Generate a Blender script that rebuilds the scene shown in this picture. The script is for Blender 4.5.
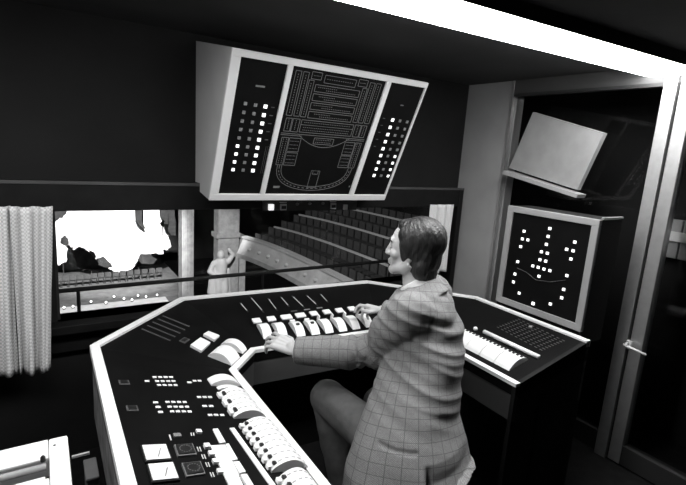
import bpy, bmesh, math, random
import numpy as np
from mathutils import Vector, Matrix, Euler

random.seed(7)
scn = bpy.context.scene
C = scn.collection
for o in list(bpy.data.objects):
    bpy.data.objects.remove(o)

# ------------------------------------------------------------------ camera
EYE = np.array([0.0, 0.0, 1.63])
FPX = 467.6                                   # focal length in pixels of a 686x485 frame


def cam_axes(yaw, pitch, roll):
    yaw, pitch, roll = map(math.radians, (yaw, pitch, roll))
    f = np.array([math.sin(yaw) * math.cos(pitch), math.cos(yaw) * math.cos(pitch), math.sin(pitch)])
    r = np.array([math.cos(yaw), -math.sin(yaw), 0.0])
    u = np.cross(r, f)
    c, s = math.cos(roll), math.sin(roll)
    return c * r + s * u, -s * r + c * u, f


AX_R, AX_U, AX_F = cam_axes(33.2, -11.16, 3.85)
cam_d = bpy.data.cameras.new('camera')
cam_d.sensor_fit = 'HORIZONTAL'
cam_d.sensor_width = 36.0
cam_d.lens = 36.0 * FPX / 686.0
cam_d.clip_start = 0.02
cam_d.clip_end = 300
cam = bpy.data.objects.new('camera', cam_d)
cam.matrix_world = Matrix(((AX_R[0], AX_U[0], -AX_F[0], EYE[0]),
                           (AX_R[1], AX_U[1], -AX_F[1], EYE[1]),
                           (AX_R[2], AX_U[2], -AX_F[2], EYE[2]),
                           (0, 0, 0, 1)))
C.objects.link(cam)
scn.camera = cam


def ray(x, y):
    return AX_R * ((x - 343.0) / FPX) - AX_U * ((y - 242.5) / FPX) + AX_F


def on_plane(x, y, p0, n):
    d = ray(x, y)
    t = np.dot(np.array(p0) - EYE, n) / np.dot(d, n)
    return EYE + d * t


def on_z(x, y, z): return on_plane(x, y, (0, 0, z), (0, 0, 1))
def on_x(x, y, X): return on_plane(x, y, (X, 0, 0), (1, 0, 0))
def on_y(x, y, Y): return on_plane(x, y, (0, Y, 0), (0, 1, 0))


# ------------------------------------------------------------------ world, exposure, lights
w = bpy.data.worlds.new('World')
scn.world = w
w.use_nodes = True
w.node_tree.nodes['Background'].inputs[0].default_value = (0.02, 0.02, 0.02, 1)
w.node_tree.nodes['Background'].inputs[1].default_value = 0.15
scn.view_settings.view_transform = 'Standard'
scn.view_settings.look = 'None'
scn.view_settings.gamma = 1.0
scn.view_settings.exposure = 0.0
scn.view_settings.use_curve_mapping = False

STRIP_EMIT = 25.0        # diffuser of the ceiling strip light in view
REAR_EMIT = 19.0         # diffuser of an unseen lamp of the same kind, added to the left
STAGE_W = 70000.0         # stage spotlights
HALL_W = 4800.0           # added fill spots for balcony and proscenium


def spot(name, loc, target, power, angle, blend=0.4, size=0.3):
    d = bpy.data.lights.new(name, 'SPOT')
    d.energy = power
    d.spot_size = math.radians(angle)
    d.spot_blend = blend
    d.shadow_soft_size = size
    o = bpy.data.objects.new(name, d)
    C.objects.link(o)
    o.location = loc
    o.rotation_euler = (Vector(target) - Vector(loc)).to_track_quat('-Z', 'Y').to_euler()
    return o


spot('stage_spotlight', (5.0, 24.0, 6.0), (4.9, 41.8, -6.8), STAGE_W, 34)
spot('stage_floor_spotlight', (5.0, 22.0, 7.0), (4.2, 36.5, -10.3), STAGE_W * 0.55, 30)
spot('balcony_fill_spot', (1.0, 9.0, 6.0), (10.8, 21.0, -4.5), HALL_W, 60, 0.8)  # fill light added to brighten the balcony
spot('proscenium_fill_spot', (4.0, 13.0, 5.0), (10.0, 31.2, -6.2), HALL_W * 3.6, 22, 0.6)  # fill light added to brighten columns and figure

# ------------------------------------------------------------------ materials
MATS = {}


def mat(name, g, rough=0.6, metal=0.0, spec=0.5, var=0.0, vscale=8.0, bump=0.0, bscale=200.0, emit=0.0):
    """neutral grey procedural material; var = mottling, bump = fine relief"""
    if name in MATS:
        return MATS[name]
    m = bpy.data.materials.new(name)
    m.use_nodes = True
    nt = m.node_tree
    b = nt.nodes['Principled BSDF']
    b.inputs['Base Color'].default_value = (g, g, g, 1)
    b.inputs['Roughness'].default_value = rough
    b.inputs['Metallic'].default_value = metal
    b.inputs['Specular IOR Level'].default_value = spec
    tc = nt.nodes.new('ShaderNodeTexCoord')
    if var > 0:
        n = nt.nodes.new('ShaderNodeTexNoise')
        n.inputs['Scale'].default_value = vscale
        n.inputs['Detail'].default_value = 5
        nt.links.new(tc.outputs['Object'], n.inputs['Vector'])
        mr = nt.nodes.new('ShaderNodeMapRange')
        mr.inputs[1].default_value = 0.3
        mr.inputs[2].default_value = 0.7
        mr.inputs[3].default_value = g * (1 - var)
        mr.inputs[4].default_value = g * (1 + var)
        nt.links.new(n.outputs[0], mr.inputs[0])
        nt.links.new(mr.outputs[0], b.inputs['Base Color'])
    if bump > 0:
        n2 = nt.nodes.new('ShaderNodeTexNoise')
        n2.inputs['Scale'].default_value = bscale
        n2.inputs['Detail'].default_value = 3
        nt.links.new(tc.outputs['Object'], n2.inputs['Vector'])
        bp = nt.nodes.new('ShaderNodeBump')
        bp.inputs['Strength'].default_value = bump
        bp.inputs['Distance'].default_value = 0.003
        nt.links.new(n2.outputs[0], bp.inputs['Height'])
        nt.links.new(bp.outputs[0], b.inputs['Normal'])
    if emit > 0:
        b.inputs['Emission Color'].default_value = (1, 1, 1, 1)
        b.inputs['Emission Strength'].default_value = emit
    MATS[name] = m
    return m


def glass_mat(name, tint=0.9, gloss=0.06):
    m = bpy.data.materials.new(name)
    m.use_nodes = True
    nt = m.node_tree
    for n in list(nt.nodes):
        nt.nodes.remove(n)
    out = nt.nodes.new('ShaderNodeOutputMaterial')
    tr = nt.nodes.new('ShaderNodeBsdfTransparent')
    tr.inputs[0].default_value = (tint, tint, tint, 1)
    gl = nt.nodes.new('ShaderNodeBsdfGlossy')
    gl.inputs['Roughness'].default_value = 0.03
    fr = nt.nodes.new('ShaderNodeFresnel')
    fr.inputs[0].default_value = 1.25
    mul = nt.nodes.new('ShaderNodeMath')
    mul.operation = 'MULTIPLY'
    mul.inputs[1].default_value = gloss / 0.012 if gloss < 0.012 else 1.0
    nt.links.new(fr.outputs[0], mul.inputs[0])
    mx = nt.nodes.new('ShaderNodeMixShader')
    nt.links.new(mul.outputs[0], mx.inputs[0])
    nt.links.new(tr.outputs[0], mx.inputs[1])
    nt.links.new(gl.outputs[0], mx.inputs[2])
    nt.links.new(mx.outputs[0], out.inputs[0])
    return m


BLACKWALL = mat('dark_painted_wall', 0.010, 0.8, spec=.2, var=0.25, vscale=3, bump=0.15, bscale=60)
CEIL = mat('dark_ceiling_paint', 0.03, 0.8, var=0.2, vscale=4, bump=0.2, bscale=40)
FLOOR = mat('dark_floor_covering', 0.008, 0.9, spec=.1, var=0.3, vscale=20, bump=0.3, bscale=300)
PELMET = mat('dark_stained_wood', 0.006, 0.55, spec=.2, var=0.3, vscale=14)
PILLAR = mat('grey_painted_pillar', 0.30, 0.5, var=0.08, vscale=5, bump=0.05, bscale=90)
ALU = mat('brushed_aluminium', 0.5, 0.38, metal=0.75, var=0.06, vscale=30)
DARKMETAL = mat('dark_metal', 0.03, 0.4, metal=0.2)
WHITE = mat('white_lacquer', 0.82, 0.45, var=0.02, vscale=9)
WHITEFRAME = mat('white_enamel_frame', 0.66, 0.45, var=0.03, vscale=7)
GREYBOX = mat('pale_grey_enamel', 0.33, 0.5, var=0.06, vscale=6, bump=0.05, bscale=120)
SCREEN = mat('black_panel', 0.004, 0.55, spec=.1, var=0.2, vscale=12)
DESK = mat('black_desk_panel', 0.004, 0.6, spec=.08, var=0.25, vscale=9, bump=0.06, bscale=250)
DESKBODY = mat('dark_desk_body', 0.009, 0.7, spec=.2, var=0.25, vscale=7)
DESKSIDE = mat('worn_grey_desk_side', 0.20, 0.6, var=0.5, vscale=18, bump=0.2, bscale=60)
KNEE = mat('grey_knee_panel', 0.06, 0.55, var=0.1, vscale=8)
KEY = mat('white_plastic_key', 0.85, 0.4)
LITKEY = mat('lit_white_button', 0.85, 0.4, emit=0.9)
DIMKEY = mat('unlit_grey_button', 0.20, 0.4)
LINE = mat('engraved_grey_line', 0.15, 0.6)
FAINT = mat('faint_engraving', 0.07, 0.6)
SLIT = mat('pale_slider_line', 0.55, 0.5)
KNOB = mat('black_knob', 0.012, 0.35)
METERFACE = mat('white_meter_face', 0.8, 0.4)


# ------------------------------------------------------------------ mesh helpers
def box(bm, c, s, M=None, bevel=0.0):
    """axis box of size s at c, optionally transformed by M"""
    hx, hy, hz = s[0] / 2, s[1] / 2, s[2] / 2
    vs = []
    for dx, dy, dz in ((-1, -1, -1), (1, -1, -1), (1, 1, -1), (-1, 1, -1), (-1, -1, 1), (1, -1, 1), (1, 1, 1), (-1, 1, 1)):
        p = Vector((c[0] + dx * hx, c[1] + dy * hy, c[2] + dz * hz))
        if M is not None:
            p = M @ p
        vs.append(bm.verts.new(p))
    fs = [bm.faces.new([vs[i] for i in f]) for f in
          ((0, 3, 2, 1), (4, 5, 6, 7), (0, 1, 5, 4), (1, 2, 6, 5), (2, 3, 7, 6), (3, 0, 4, 7))]
    if bevel > 0:
        es = list({e for f in fs for e in f.edges})
        bmesh.ops.bevel(bm, geom=es, offset=bevel, segments=2, affect='EDGES', profile=0.6)


def box2(bm, a, b, M=None, bevel=0.0):
    box(bm, [(a[i] + b[i]) / 2 for i in range(3)], [abs(b[i] - a[i]) for i in range(3)], M, bevel)


def prism(bm, bottom, top):
    """closed solid between two polygons of the same vertex count (3-D points)"""
    n = len(bottom)
    vb = [bm.verts.new(Vector(p)) for p in bottom]
    vt = [bm.verts.new(Vector(p)) for p in top]
    bm.faces.new(vb[::-1])
    bm.faces.new(vt)
    for i in range(n):
        j = (i + 1) % n
        bm.faces.new((vb[i], vb[j], vt[j], vt[i]))


def tube(bm, pts, rad, seg=10, caps=True):
    """tube through points with a radius (or a list of radii)"""
    pts = [Vector(p) for p in pts]
    rs = rad if isinstance(rad, (list, tuple)) else [rad] * len(pts)
    rings = []
    prev = None
    for i, p in enumerate(pts):
        if i == 0: t = pts[1] - pts[0]
        elif i == len(pts) - 1: t = pts[-1] - pts[-2]
        else: t = (pts[i + 1] - pts[i]).normalized() + (pts[i] - pts[i - 1]).normalized()
        t.normalize()
        if prev is None:
            a = t.orthogonal().normalized()
        else:
            a = prev - t * prev.dot(t)
            a = a.normalized() if a.length > 1e-6 else t.orthogonal().normalized()
        prev = a
        b = t.cross(a)
        rings.append([bm.verts.new(p + (a * math.cos(k * 2 * math.pi / seg) + b * math.sin(k * 2 * math.pi / seg)) * rs[i])
                      for k in range(seg)])
    for i in range(len(rings) - 1):
        for k in range(seg):
            j = (k + 1) % seg
            bm.faces.new((rings[i][k], rings[i][j], rings[i + 1][j], rings[i + 1][k]))
    if caps:
        bm.faces.new(rings[0][::-1])
        bm.faces.new(rings[-1])


def sphere(bm, mt, r, u=16, v=10):
    """uv sphere written straight into the bmesh"""
    top = bm.verts.new(mt @ Vector((0, 0, r)))
    bot = bm.verts.new(mt @ Vector((0, 0, -r)))
    rows = []
    for j in range(1, v):
        p = math.pi * j / v
        rows.append([bm.verts.new(mt @ Vector((r * math.sin(p) * math.cos(2 * math.pi * i / u), r * math.sin(p) * math.sin(2 * math.pi * i / u), r * math.cos(p))))
                     for i in range(u)])
    for i in range(u):
        k = (i + 1) % u
        bm.faces.new((top, rows[0][i], rows[0][k]))
        bm.faces.new((bot, rows[-1][k], rows[-1][i]))
        for j in range(len(rows) - 1):
            bm.faces.new((rows[j][i], rows[j + 1][i], rows[j + 1][k], rows[j][k]))


def ball(bm, c, r, sc=(1, 1, 1), M=None, u=16, v=10):
    sphere(bm, Matrix.Translation(Vector(c)) @ (M if M is not None else Matrix()) @ Matrix.Diagonal((*sc, 1)), r, u, v)


def capsule(bm, a, b, ra, rb, seg=12):
    a, b = Vector(a), Vector(b)
    tube(bm, [a, b], [ra, rb], seg)
    ball(bm, a, ra, u=seg, v=8)
    ball(bm, b, rb, u=seg, v=8)


def lathe(bm, prof, c, seg=24):
    rings = []
    for r, z in prof:
        rings.append([bm.verts.new((c[0] + r * math.cos(k * 2 * math.pi / seg), c[1] + r * math.sin(k * 2 * math.pi / seg), c[2] + z))
                      for k in range(seg)])
    for i in range(len(rings) - 1):
        for k in range(seg):
            j = (k + 1) % seg
            bm.faces.new((rings[i][k], rings[i][j], rings[i + 1][j], rings[i + 1][k]))
    bm.faces.new(rings[0][::-1])
    bm.faces.new(rings[-1])


def obj(name, bm, m, parent=None, smooth=False):
    bmesh.ops.recalc_face_normals(bm, faces=bm.faces[:])
    me = bpy.data.meshes.new(name)
    bm.to_mesh(me)
    bm.free()
    me.materials.append(m)
    if smooth:
        me.polygons.foreach_set('use_smooth', [True] * len(me.polygons))
    o = bpy.data.objects.new(name, me)
    C.objects.link(o)
    if parent is not None:
        o.parent = parent
        o.matrix_parent_inverse = parent.matrix_world.inverted()
    return o


def boxobj(name, a, b, m, parent=None, bevel=0.0, M=None):
    bm = bmesh.new()
    box2(bm, a, b, M, bevel)
    return obj(name, bm, m, parent)


def tag(o, label, cat, group=None):
    o['label'] = label
    o['category'] = cat
    if group:
        o['group'] = group
    return o


def thing(name, label, cat, loc=(0, 0, 0), rotz=0.0, group=None):
    o = bpy.data.objects.new(name, None)
    C.objects.link(o)
    o.empty_display_size = 0.05
    o.location = loc
    o.rotation_euler = (0, 0, rotz)
    o.matrix_world = Matrix.Translation(Vector(loc)) @ Matrix.Rotation(rotz, 4, 'Z')
    return tag(o, label, cat, group)


def struct(o):
    o['kind'] = 'structure'
    return o


def dup(root, loc, rotz=0.0, label=None):
    r = root.copy()
    C.objects.link(r)
    r.location = loc
    r.rotation_euler = (0, 0, rotz)
    if label:
        r['label'] = label
    for ch in list(root.children):
        c = ch.copy()
        C.objects.link(c)
        c.parent = r
        c.matrix_parent_inverse = ch.matrix_parent_inverse.copy()
    return r


# ================================================================== THE ROOM
WX, WY = 2.65, 2.52           # right wall plane, front wall plane
CZ = 2.15                     # ceiling
LX, BY = -1.7, -1.8           # left and back walls, outside the frame
WIN_L, WIN_R, WIN_B, WIN_T = 0.035, 2.60, 0.725, 1.30

struct(boxobj('floor', (LX - .1, BY - .1, -.1), (3.9, WY + .1, 0), FLOOR))
struct(boxobj('ceiling', (LX - .1, BY - .1, CZ), (3.9, WY + .1, CZ + .1), CEIL))
struct(boxobj('wall_left', (LX - .1, BY, 0), (LX, WY, CZ), BLACKWALL))
struct(boxobj('wall_back', (LX, BY - .1, 0), (3.9, BY, CZ), BLACKWALL))
bm = bmesh.new()
box2(bm, (LX, WY, 0), (WX + .12, WY + .12, WIN_B))
box2(bm, (LX, WY, WIN_T), (WX + .12, WY + .12, CZ))
box2(bm, (LX, WY, WIN_B), (WIN_L, WY + .12, WIN_T))
box2(bm, (WIN_R, WY, WIN_B), (WX + .12, WY + .12, WIN_T))
struct(obj('wall_front', bm, BLACKWALL))

# window onto the auditorium: frame, sill, one long pane
wf = struct(thing('window_1', 'long dark-framed control room window looking into the auditorium', 'window', (WIN_L, WY, WIN_B)))
del wf['category']; del wf['label']
GLASS = glass_mat('window_glass', 0.92)
boxobj('pane', (WIN_L, WY + .055, WIN_B), (WIN_R, WY + .061, WIN_T), GLASS, wf)
bm = bmesh.new()
box2(bm, (WIN_L, WY + .03, WIN_B), (WIN_L + .012, WY + .09, WIN_T))
box2(bm, (WIN_R - .03, WY + .03, WIN_B), (WIN_R, WY + .09, WIN_T))
box2(bm, (WIN_L, WY + .03, WIN_T - .02), (WIN_R, WY + .09, WIN_T))
obj('window_frame', bm, DARKMETAL, wf)
boxobj('window_sill', (LX + .01, WY - .075, WIN_B - .045), (WX - .13, WY + .12, WIN_B), PELMET, wf, 0.006)
boxobj('sill_apron', (LX + .01, WY - .03, WIN_B - .15), (WX - .13, WY, WIN_B - .045), PELMET, wf, 0.004)

# pelmet above the window, ends in a post at its right end
pz0, pz1 = 1.275, 1.41
tr = boxobj('trim_1', (LX + .01, WY - .08, pz0), (WX - .02, WY, pz1), PELMET, None, 0.006)
struct(tr)
struct(boxobj('trim_3', (LX + .01, WY - .086, pz1 - .012), (WX - .02, WY - .0805, pz1 + .003), mat('lit_pelmet_edge', .05, .5, var=.3, vscale=6)))  # paler strip: light along the pelmet's top edge, put into the colour
tr2 = boxobj('trim_2', (WX - .065, WY - .085, .0), (WX - .02, WY - .0, pz1 - .002), PELMET, None, 0.004)
struct(tr2)

# ------------------------------------------------------------------ right wall: pillar, glazing, door
pl_y = float(on_x(515, 95, WX)[1]), float(on_x(484, 303, WX)[1])
PY = sum(pl_y) / 2                                  # near edge of the grey pillar
hdr_z = float(on_x(600, 88.5, WX)[2])               # underside of the header
DY = float(on_x(640, 214, WX)[1])                   # front edge of the door post
bm = bmesh.new()
box2(bm, (WX, PY, 0), (WX + .12, WY, CZ))
pil = struct(obj('wall_right', bm, PILLAR))
boxobj('corner_strip', (WX - .008, PY - .006, .0), (WX + .02, PY + .006, CZ - .001), ALU, pil)
boxobj('header', (WX, BY, hdr_z), (WX + .12, PY, CZ), mat('dark_header', .06, .6), pil)
boxobj('wall_section', (WX, BY, 0), (WX + .12, -.35, hdr_z), BLACKWALL, pil)
w2 = struct(thing('window_2', '', 'window', (WX, PY, 0)))
del w2['category']; del w2['label']
DGLASS = glass_mat('dark_glass', 0.95)
boxobj('pane', (WX + .05, DY, .02), (WX + .056, PY, hdr_z), DGLASS, w2)
boxobj('bottom_rail', (WX + .02, DY, .0), (WX + .08, PY, .12), DARKMETAL, w2)
boxobj('top_rail', (WX - .004, DY, hdr_z - .012), (WX + .02, PY - .01, hdr_z + .006), DARKMETAL, w2)
d1 = struct(thing('door_1', '', 'door', (WX, DY, 0)))
del d1['category']; del d1['label']
pw = .062
boxobj('door_post', (WX - .012, DY - pw, 0), (WX + .08, DY, CZ - .002), ALU, d1, 0.003)
boxobj('door_stile', (WX - .004, DY - 2 * pw - .012, 0.01), (WX + .06, DY - pw - .012, CZ - .03), ALU, d1, 0.003)
boxobj('rebate', (WX + .01, DY - pw - .012, 0), (WX + .07, DY - pw, CZ - .01), KNOB, d1)
boxobj('door_stile', (WX, -.35, 0.01), (WX + .06, -.27, CZ - .03), ALU, d1, 0.003)
boxobj('pane', (WX + .03, -.27, .1), (WX + .036, DY - 2 * pw - .012, hdr_z), DGLASS, d1)
boxobj('bottom_rail', (WX + .0, -.27, .01), (WX + .06, DY - 2 * pw - .012, .12), DARKMETAL, d1)
hp = on_x(627, 344, WX - .02)
hq = on_x(652, 352, WX - .07)
bm = bmesh.new()
box(bm, (WX - .006, hp[1], hp[2] - .005), (.012, .035, .05), None, .004)
tube(bm, [(WX, hp[1], hp[2]), (WX - .045, hp[1], hp[2]), (WX - .055, hp[1] - .02, hp[2]), (WX - .055, hp[1] - .115, hp[2] - .008)],
     [.009, .009, .008, .006], 10)
obj('door_handle', bm, WHITEFRAME, d1, True)
# corridor behind the glazing
struct(boxobj('wall_corridor', (3.2, BY, 0), (3.9, WY, CZ), BLACKWALL))
lv = thing('louvre_panel', 'pale ribbed panel with a white bar behind the door glass', 'panel', (3.2, .9, 0))
a0 = on_x(663, 218, 3.14); a1 = on_x(661, 256, 3.14)
lz0, lz1 = float(a1[2]), float(a0[2])
for k in range(7):
    y1 = float(a0[1]) - k * .115
    boxobj('rib', (3.14, y1 - .108, lz0), (3.195, y1, lz1), GREYBOX, lv, .006)
boxobj('bar', (3.12, float(a0[1]) - .8, (lz0 + lz1) / 2 - .01), (3.142, float(a0[1]), (lz0 + lz1) / 2 + .045), KEY, lv)

# tilted board with a ledge in front of the dark glazing
bx = WX - .03
pts = [on_x(*p, bx) for p in ((533, 112), (604, 133), (577, 190), (509, 168))]
bd = thing('notice_board', 'tilted pale grey board with a ledge on the dark glazing', 'board', (bx, float(pts[3][1]), float(pts[3][2])))
bm = bmesh.new()
prism(bm, [(bx + .035, p[1], p[2]) for p in pts], [(bx, p[1], p[2]) for p in pts])
obj('sheet', bm, mat('pale_board', 0.26, 0.6, var=0.08, vscale=14, bump=.1), bd)
l0 = on_x(507, 174, bx); l1 = on_x(581, 198, bx); l2 = on_x(583, 194.5, bx); l3 = on_x(509, 170.5, bx)
bm = bmesh.new()
prism(bm, [(bx + .035, p[1], p[2]) for p in (l3, l2, l1, l0)], [(bx - .05, p[1], p[2]) for p in (l3, l2, l1, l0)])
obj('ledge', bm, GREYBOX, bd)

# ------------------------------------------------------------------ ceiling lamps
DIFF = mat('lamp_diffuser', 0.9, 0.4, emit=STRIP_EMIT)
DIFF2 = mat('unseen_lamp_diffuser', 0.9, 0.4, emit=REAR_EMIT)


def strip_lamp(label, x0, y0, x1, y1, width, m):
    d = Vector((x1 - x0, y1 - y0, 0))
    L = d.length
    ang = math.atan2(d.y, d.x)
    t = thing('ceiling_lamp', label, 'lamp', ((x0 + x1) / 2, (y0 + y1) / 2, CZ), ang)
    M = Matrix.Translation(((x0 + x1) / 2, (y0 + y1) / 2, CZ)) @ Matrix.Rotation(ang, 4, 'Z')
    boxobj('housing', (-L / 2, -width / 2, -.03), (L / 2, width / 2, 0), WHITEFRAME, t, 0, M)
    bm = bmesh.new()
    n = 10
    prof = [(-width / 2 * .96 * math.cos(math.pi * k / n), -.03 - .028 * math.sin(math.pi * k / n) ** .6) for k in range(n + 1)]
    prism(bm, [M @ Vector((-L / 2 + .01, p[0], p[1])) for p in prof], [M @ Vector((L / 2 - .01, p[0], p[1])) for p in prof])
    obj('diffuser', bm, m, t)
    boxobj('added_light_shield', (-L / 2, -width / 2 - .006, -.05), (L / 2, -width / 2, 0), DARKMETAL, t, 0, M)  # strip added to keep the diffuser's light off the near ceiling
    return t


strip_lamp('glowing fluorescent strip along the ceiling towards the door', .79, 1.288, WX - .016, 1.185, .29, DIFF)
strip_lamp('added fluorescent strip out of view above the left desk wing', -1.25, 1.40, .50, 1.304, .29, DIFF2)  # unseen second strip, added to light the left side of the room


# ------------------------------------------------------------------ curtains
def cloth_mat():
    m = mat('woven_curtain', 0.62, 0.9)
    nt = m.node_tree
    b = nt.nodes['Principled BSDF']
    tc = nt.nodes.new('ShaderNodeTexCoord')
    ck = nt.nodes.new('ShaderNodeTexChecker')
    ck.inputs['Scale'].default_value = 120
    ck.inputs['Color1'].default_value = (.72, .72, .72, 1)
    ck.inputs['Color2'].default_value = (.52, .52, .52, 1)
    nt.links.new(tc.outputs['UV'], ck.inputs['Vector'])
    nt.links.new(ck.outputs['Color'], b.inputs['Base Color'])
    return m


CURT = cloth_mat()


def curtain(label, x_top0, x_top1, x_bot0, x_bot1, z0, z1, y, folds, amp, phase=0.0):
    nu, nv = 90, 24
    bm = bmesh.new()
    uvl = bm.loops.layers.uv.new('UVMap')
    grid = []
    for j in range(nv + 1):
        t = j / nv
        row = []
        for i in range(nu + 1):
            s = i / nu
            x = (x_top0 + (x_top1 - x_top0) * s) * (1 - t) + (x_bot0 + (x_bot1 - x_bot0) * s) * t
            a = amp * (.75 + .4 * t)
            yy = y + a * math.sin(folds * 2 * math.pi * s + phase + .5 * math.sin(3 * t)) + .3 * a * math.sin(2.7 * folds * 2 * math.pi * s + 1 + 2 * t)
            z = z1 + (z0 - z1) * t + .006 * math.sin(9 * s + phase) * t
            row.append((bm.verts.new((x, yy, z)), (s * (abs(x_top1 - x_top0) * 1.25), t * (z1 - z0))))
        grid.append(row)
    for j in range(nv):
        for i in range(nu):
            q = (grid[j][i], grid[j][i + 1], grid[j + 1][i + 1], grid[j + 1][i])
            f = bm.faces.new([v[0] for v in q])
            for l, v in zip(f.loops, q):
                l[uvl].uv = v[1]
    ob = obj('curtain', bm, CURT, None, True)
    sm = ob.modifiers.new('thickness', 'SOLIDIFY')
    sm.thickness = .004
    tag(ob, label, 'curtain', 'short window curtains')
    return ob


cy = WY - .135
def cxz(x, y): p = on_y(x, y, cy); return float(p[0]), float(p[2])
c1 = cxz(9, 205); c2 = cxz(52, 206); c3 = cxz(51, 369); c4 = cxz(20, 376)
curtain('patterned pale curtain next to the left window edge', c1[0], c2[0], c4[0], c3[0], (c3[1] + c4[1]) / 2, pz0 + .03, cy, 2.2, .022)
d1_ = cxz(-30, 205); d2_ = cxz(10, 205); d3_ = cxz(18, 376); d4_ = cxz(-25, 380)
curtain('patterned pale curtain at the far left, cut by the picture edge', d1_[0], d2_[0], d4_[0], d3_[0], d3_[1], pz0 + .03, cy + .018, 2.0, .022, 1.3)
_q = on_y(431, 205, WY - .10); e1 = (float(_q[0]), 0); _q = on_y(454, 205, WY - .10); e2 = (float(_q[0]), 0)
curtain('narrow pale curtain bunched at the right window end', e1[0], e2[0], e1[0] + .01, e2[0] - .005, .79, pz0 + .02, WY - .10, 3.0, .012, .6)

# ================================================================== CONTROL CONSOLE
OUT = [(.127, .50), (.135, 1.96), (.591, 2.424), (1.745, 2.354), (2.194, 1.83), (2.183, 1.115)]
ZO, ZI, WD = .81, .69, .515


def offset(poly, wd):
    P = [np.array(p, float) for p in poly]
    N = []
    for i in range(len(P) - 1):
        d = (P[i + 1] - P[i]) / np.linalg.norm(P[i + 1] - P[i])
        N.append(np.array([d[1], -d[0]]))
    res = []
    for i in range(len(P)):
        if i == 0: res.append(P[0] + N[0] * wd)
        elif i == len(P) - 1: res.append(P[-1] + N[-1] * wd)
        else:
            n = N[i - 1] + N[i]
            res.append(P[i] + n / np.dot(n, N[i]) * wd)
    return [tuple(r) for r in res]


INN = offset(OUT, WD)
con = thing('control_console', 'black U-shaped lighting control desk edged in white, seated man inside', 'console', (1.16, 1.9, 0))


class Section:
    """local frame of one sloping desk panel: u along the outer edge, v down towards the operator, n up"""
    def __init__(s, k):
        a, b = np.array([*OUT[k], ZO]), np.array([*OUT[k + 1], ZO])
        s.o = a
        s.u = (b - a) / np.linalg.norm(b - a)
        perp = np.array([s.u[1], -s.u[0], 0.0])
        v = perp * WD + np.array([0, 0, ZI - ZO])
        s.v = v / np.linalg.norm(v)
        s.n = np.cross(s.v, s.u)
        if s.n[2] < 0: s.n = -s.n
        s.M = Matrix(((s.u[0], s.v[0], s.n[0], a[0]), (s.u[1], s.v[1], s.n[1], a[1]), (s.u[2], s.v[2], s.n[2], a[2]), (0, 0, 0, 1)))

    def px(s, x, y, h=0.0):
        p = on_plane(x, y, s.o + s.n * h, s.n) - s.o
        return float(np.dot(p, s.u)), float(np.dot(p, s.v))


SEC = [Section(k) for k in range(5)]

for k in range(5):
    o0, o1, i1, i0 = OUT[k], OUT[k + 1], INN[k + 1], INN[k]
    top = [(*o0, ZO), (*o1, ZO), (*i1, ZI), (*i0, ZI)]
    bot = [(*o0, ZO - .10), (*o1, ZO - .10), (*i1, ZI - .05), (*i0, ZI - .05)]
    bm = bmesh.new()
    prism(bm, bot, top)
    obj('desk_panel', bm, DESK, con)


def rail(name, poly, inner_off, z, zlow, m, parent):
    q = offset(poly, inner_off)
    n = len(poly)
    for k in range(n - 1):
        base = [(*poly[k], zlow), (*poly[k + 1], zlow), (*q[k + 1], zlow), (*q[k], zlow)]
        t = [(p[0], p[1], z) for p in base]
        bm = bmesh.new()
        prism(bm, base, t)
        obj(name, bm, m, parent)


rail('rim', offset(OUT, -.006), .034, ZO + .003, ZO - .03, WHITE, con)
rail('inner_rim', offset(OUT, WD - .026), .030, ZI + .010, ZI - .006, WHITE, con)
# outer side panels and recessed base
rail('side_panel', offset(OUT, 0.0), .02, ZO - .03, .50, DESKSIDE, con)
rail('base_panel', offset(OUT, .06), .03, .50, .0, DESKBODY, con)
rail('knee_panel', offset(OUT, WD - .022), .02, ZI - .006, .52, KNEE, con)
rail('inner_base', offset(OUT, WD - .20), .03, .60, .0, DESKBODY, con)
# end cheeks
for k, s in ((0, 1), (5, -1)):
    o, i = OUT[k], INN[k]
    dy = .02 * s
    bm = bmesh.new()
    prism(bm, [(o[0], o[1] - dy, 0), (i[0], i[1] - dy, 0), (i[0], i[1] - dy, ZI), (o[0], o[1] - dy, ZO)],
          [(o[0], o[1], 0), (i[0], i[1], 0), (i[0], i[1], ZI), (o[0], o[1], ZO)])
    obj('end_cheek', bm, DESKBODY, con)


def key(sec, u, v, su, sv, h=.008, m=KEY, name='push_button', parent=None, bev=.001, base=0.0, label=None):
    bm = bmesh.new()
    box(bm, (u, v, base + h / 2), (su, sv, h), sec.M, bev)
    o = obj(name, bm, m, parent or con)
    if label: o['label'] = label
    return o


def keyrow(sec, a, b, n, su, sv, m=KEY, h=.003, name='push_button'):
    ua, va = sec.px(*a)
    ub, vb = sec.px(*b)
    if n > 1: sv = min(sv, .70 * math.hypot(ub - ua, vb - va) / (n - 1))
    else: sv = .0155
    for i in range(n):
        t = i / (n - 1) if n > 1 else 0
        key(sec, ua + (ub - ua) * t, va + (vb - va) * t, su, sv, h, m, name)


def quad_px(sec, pts, h, m, name, parent=None, base=0.0):
    """flat plate whose corners are read on the sloping panel"""
    q = [sec.px(*p) for p in pts]
    bm = bmesh.new()
    prism(bm, [sec.M @ Vector((a, b, base)) for a, b in q], [sec.M @ Vector((a, b, base + h)) for a, b in q])
    return obj(name, bm, m, parent or con)


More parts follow.
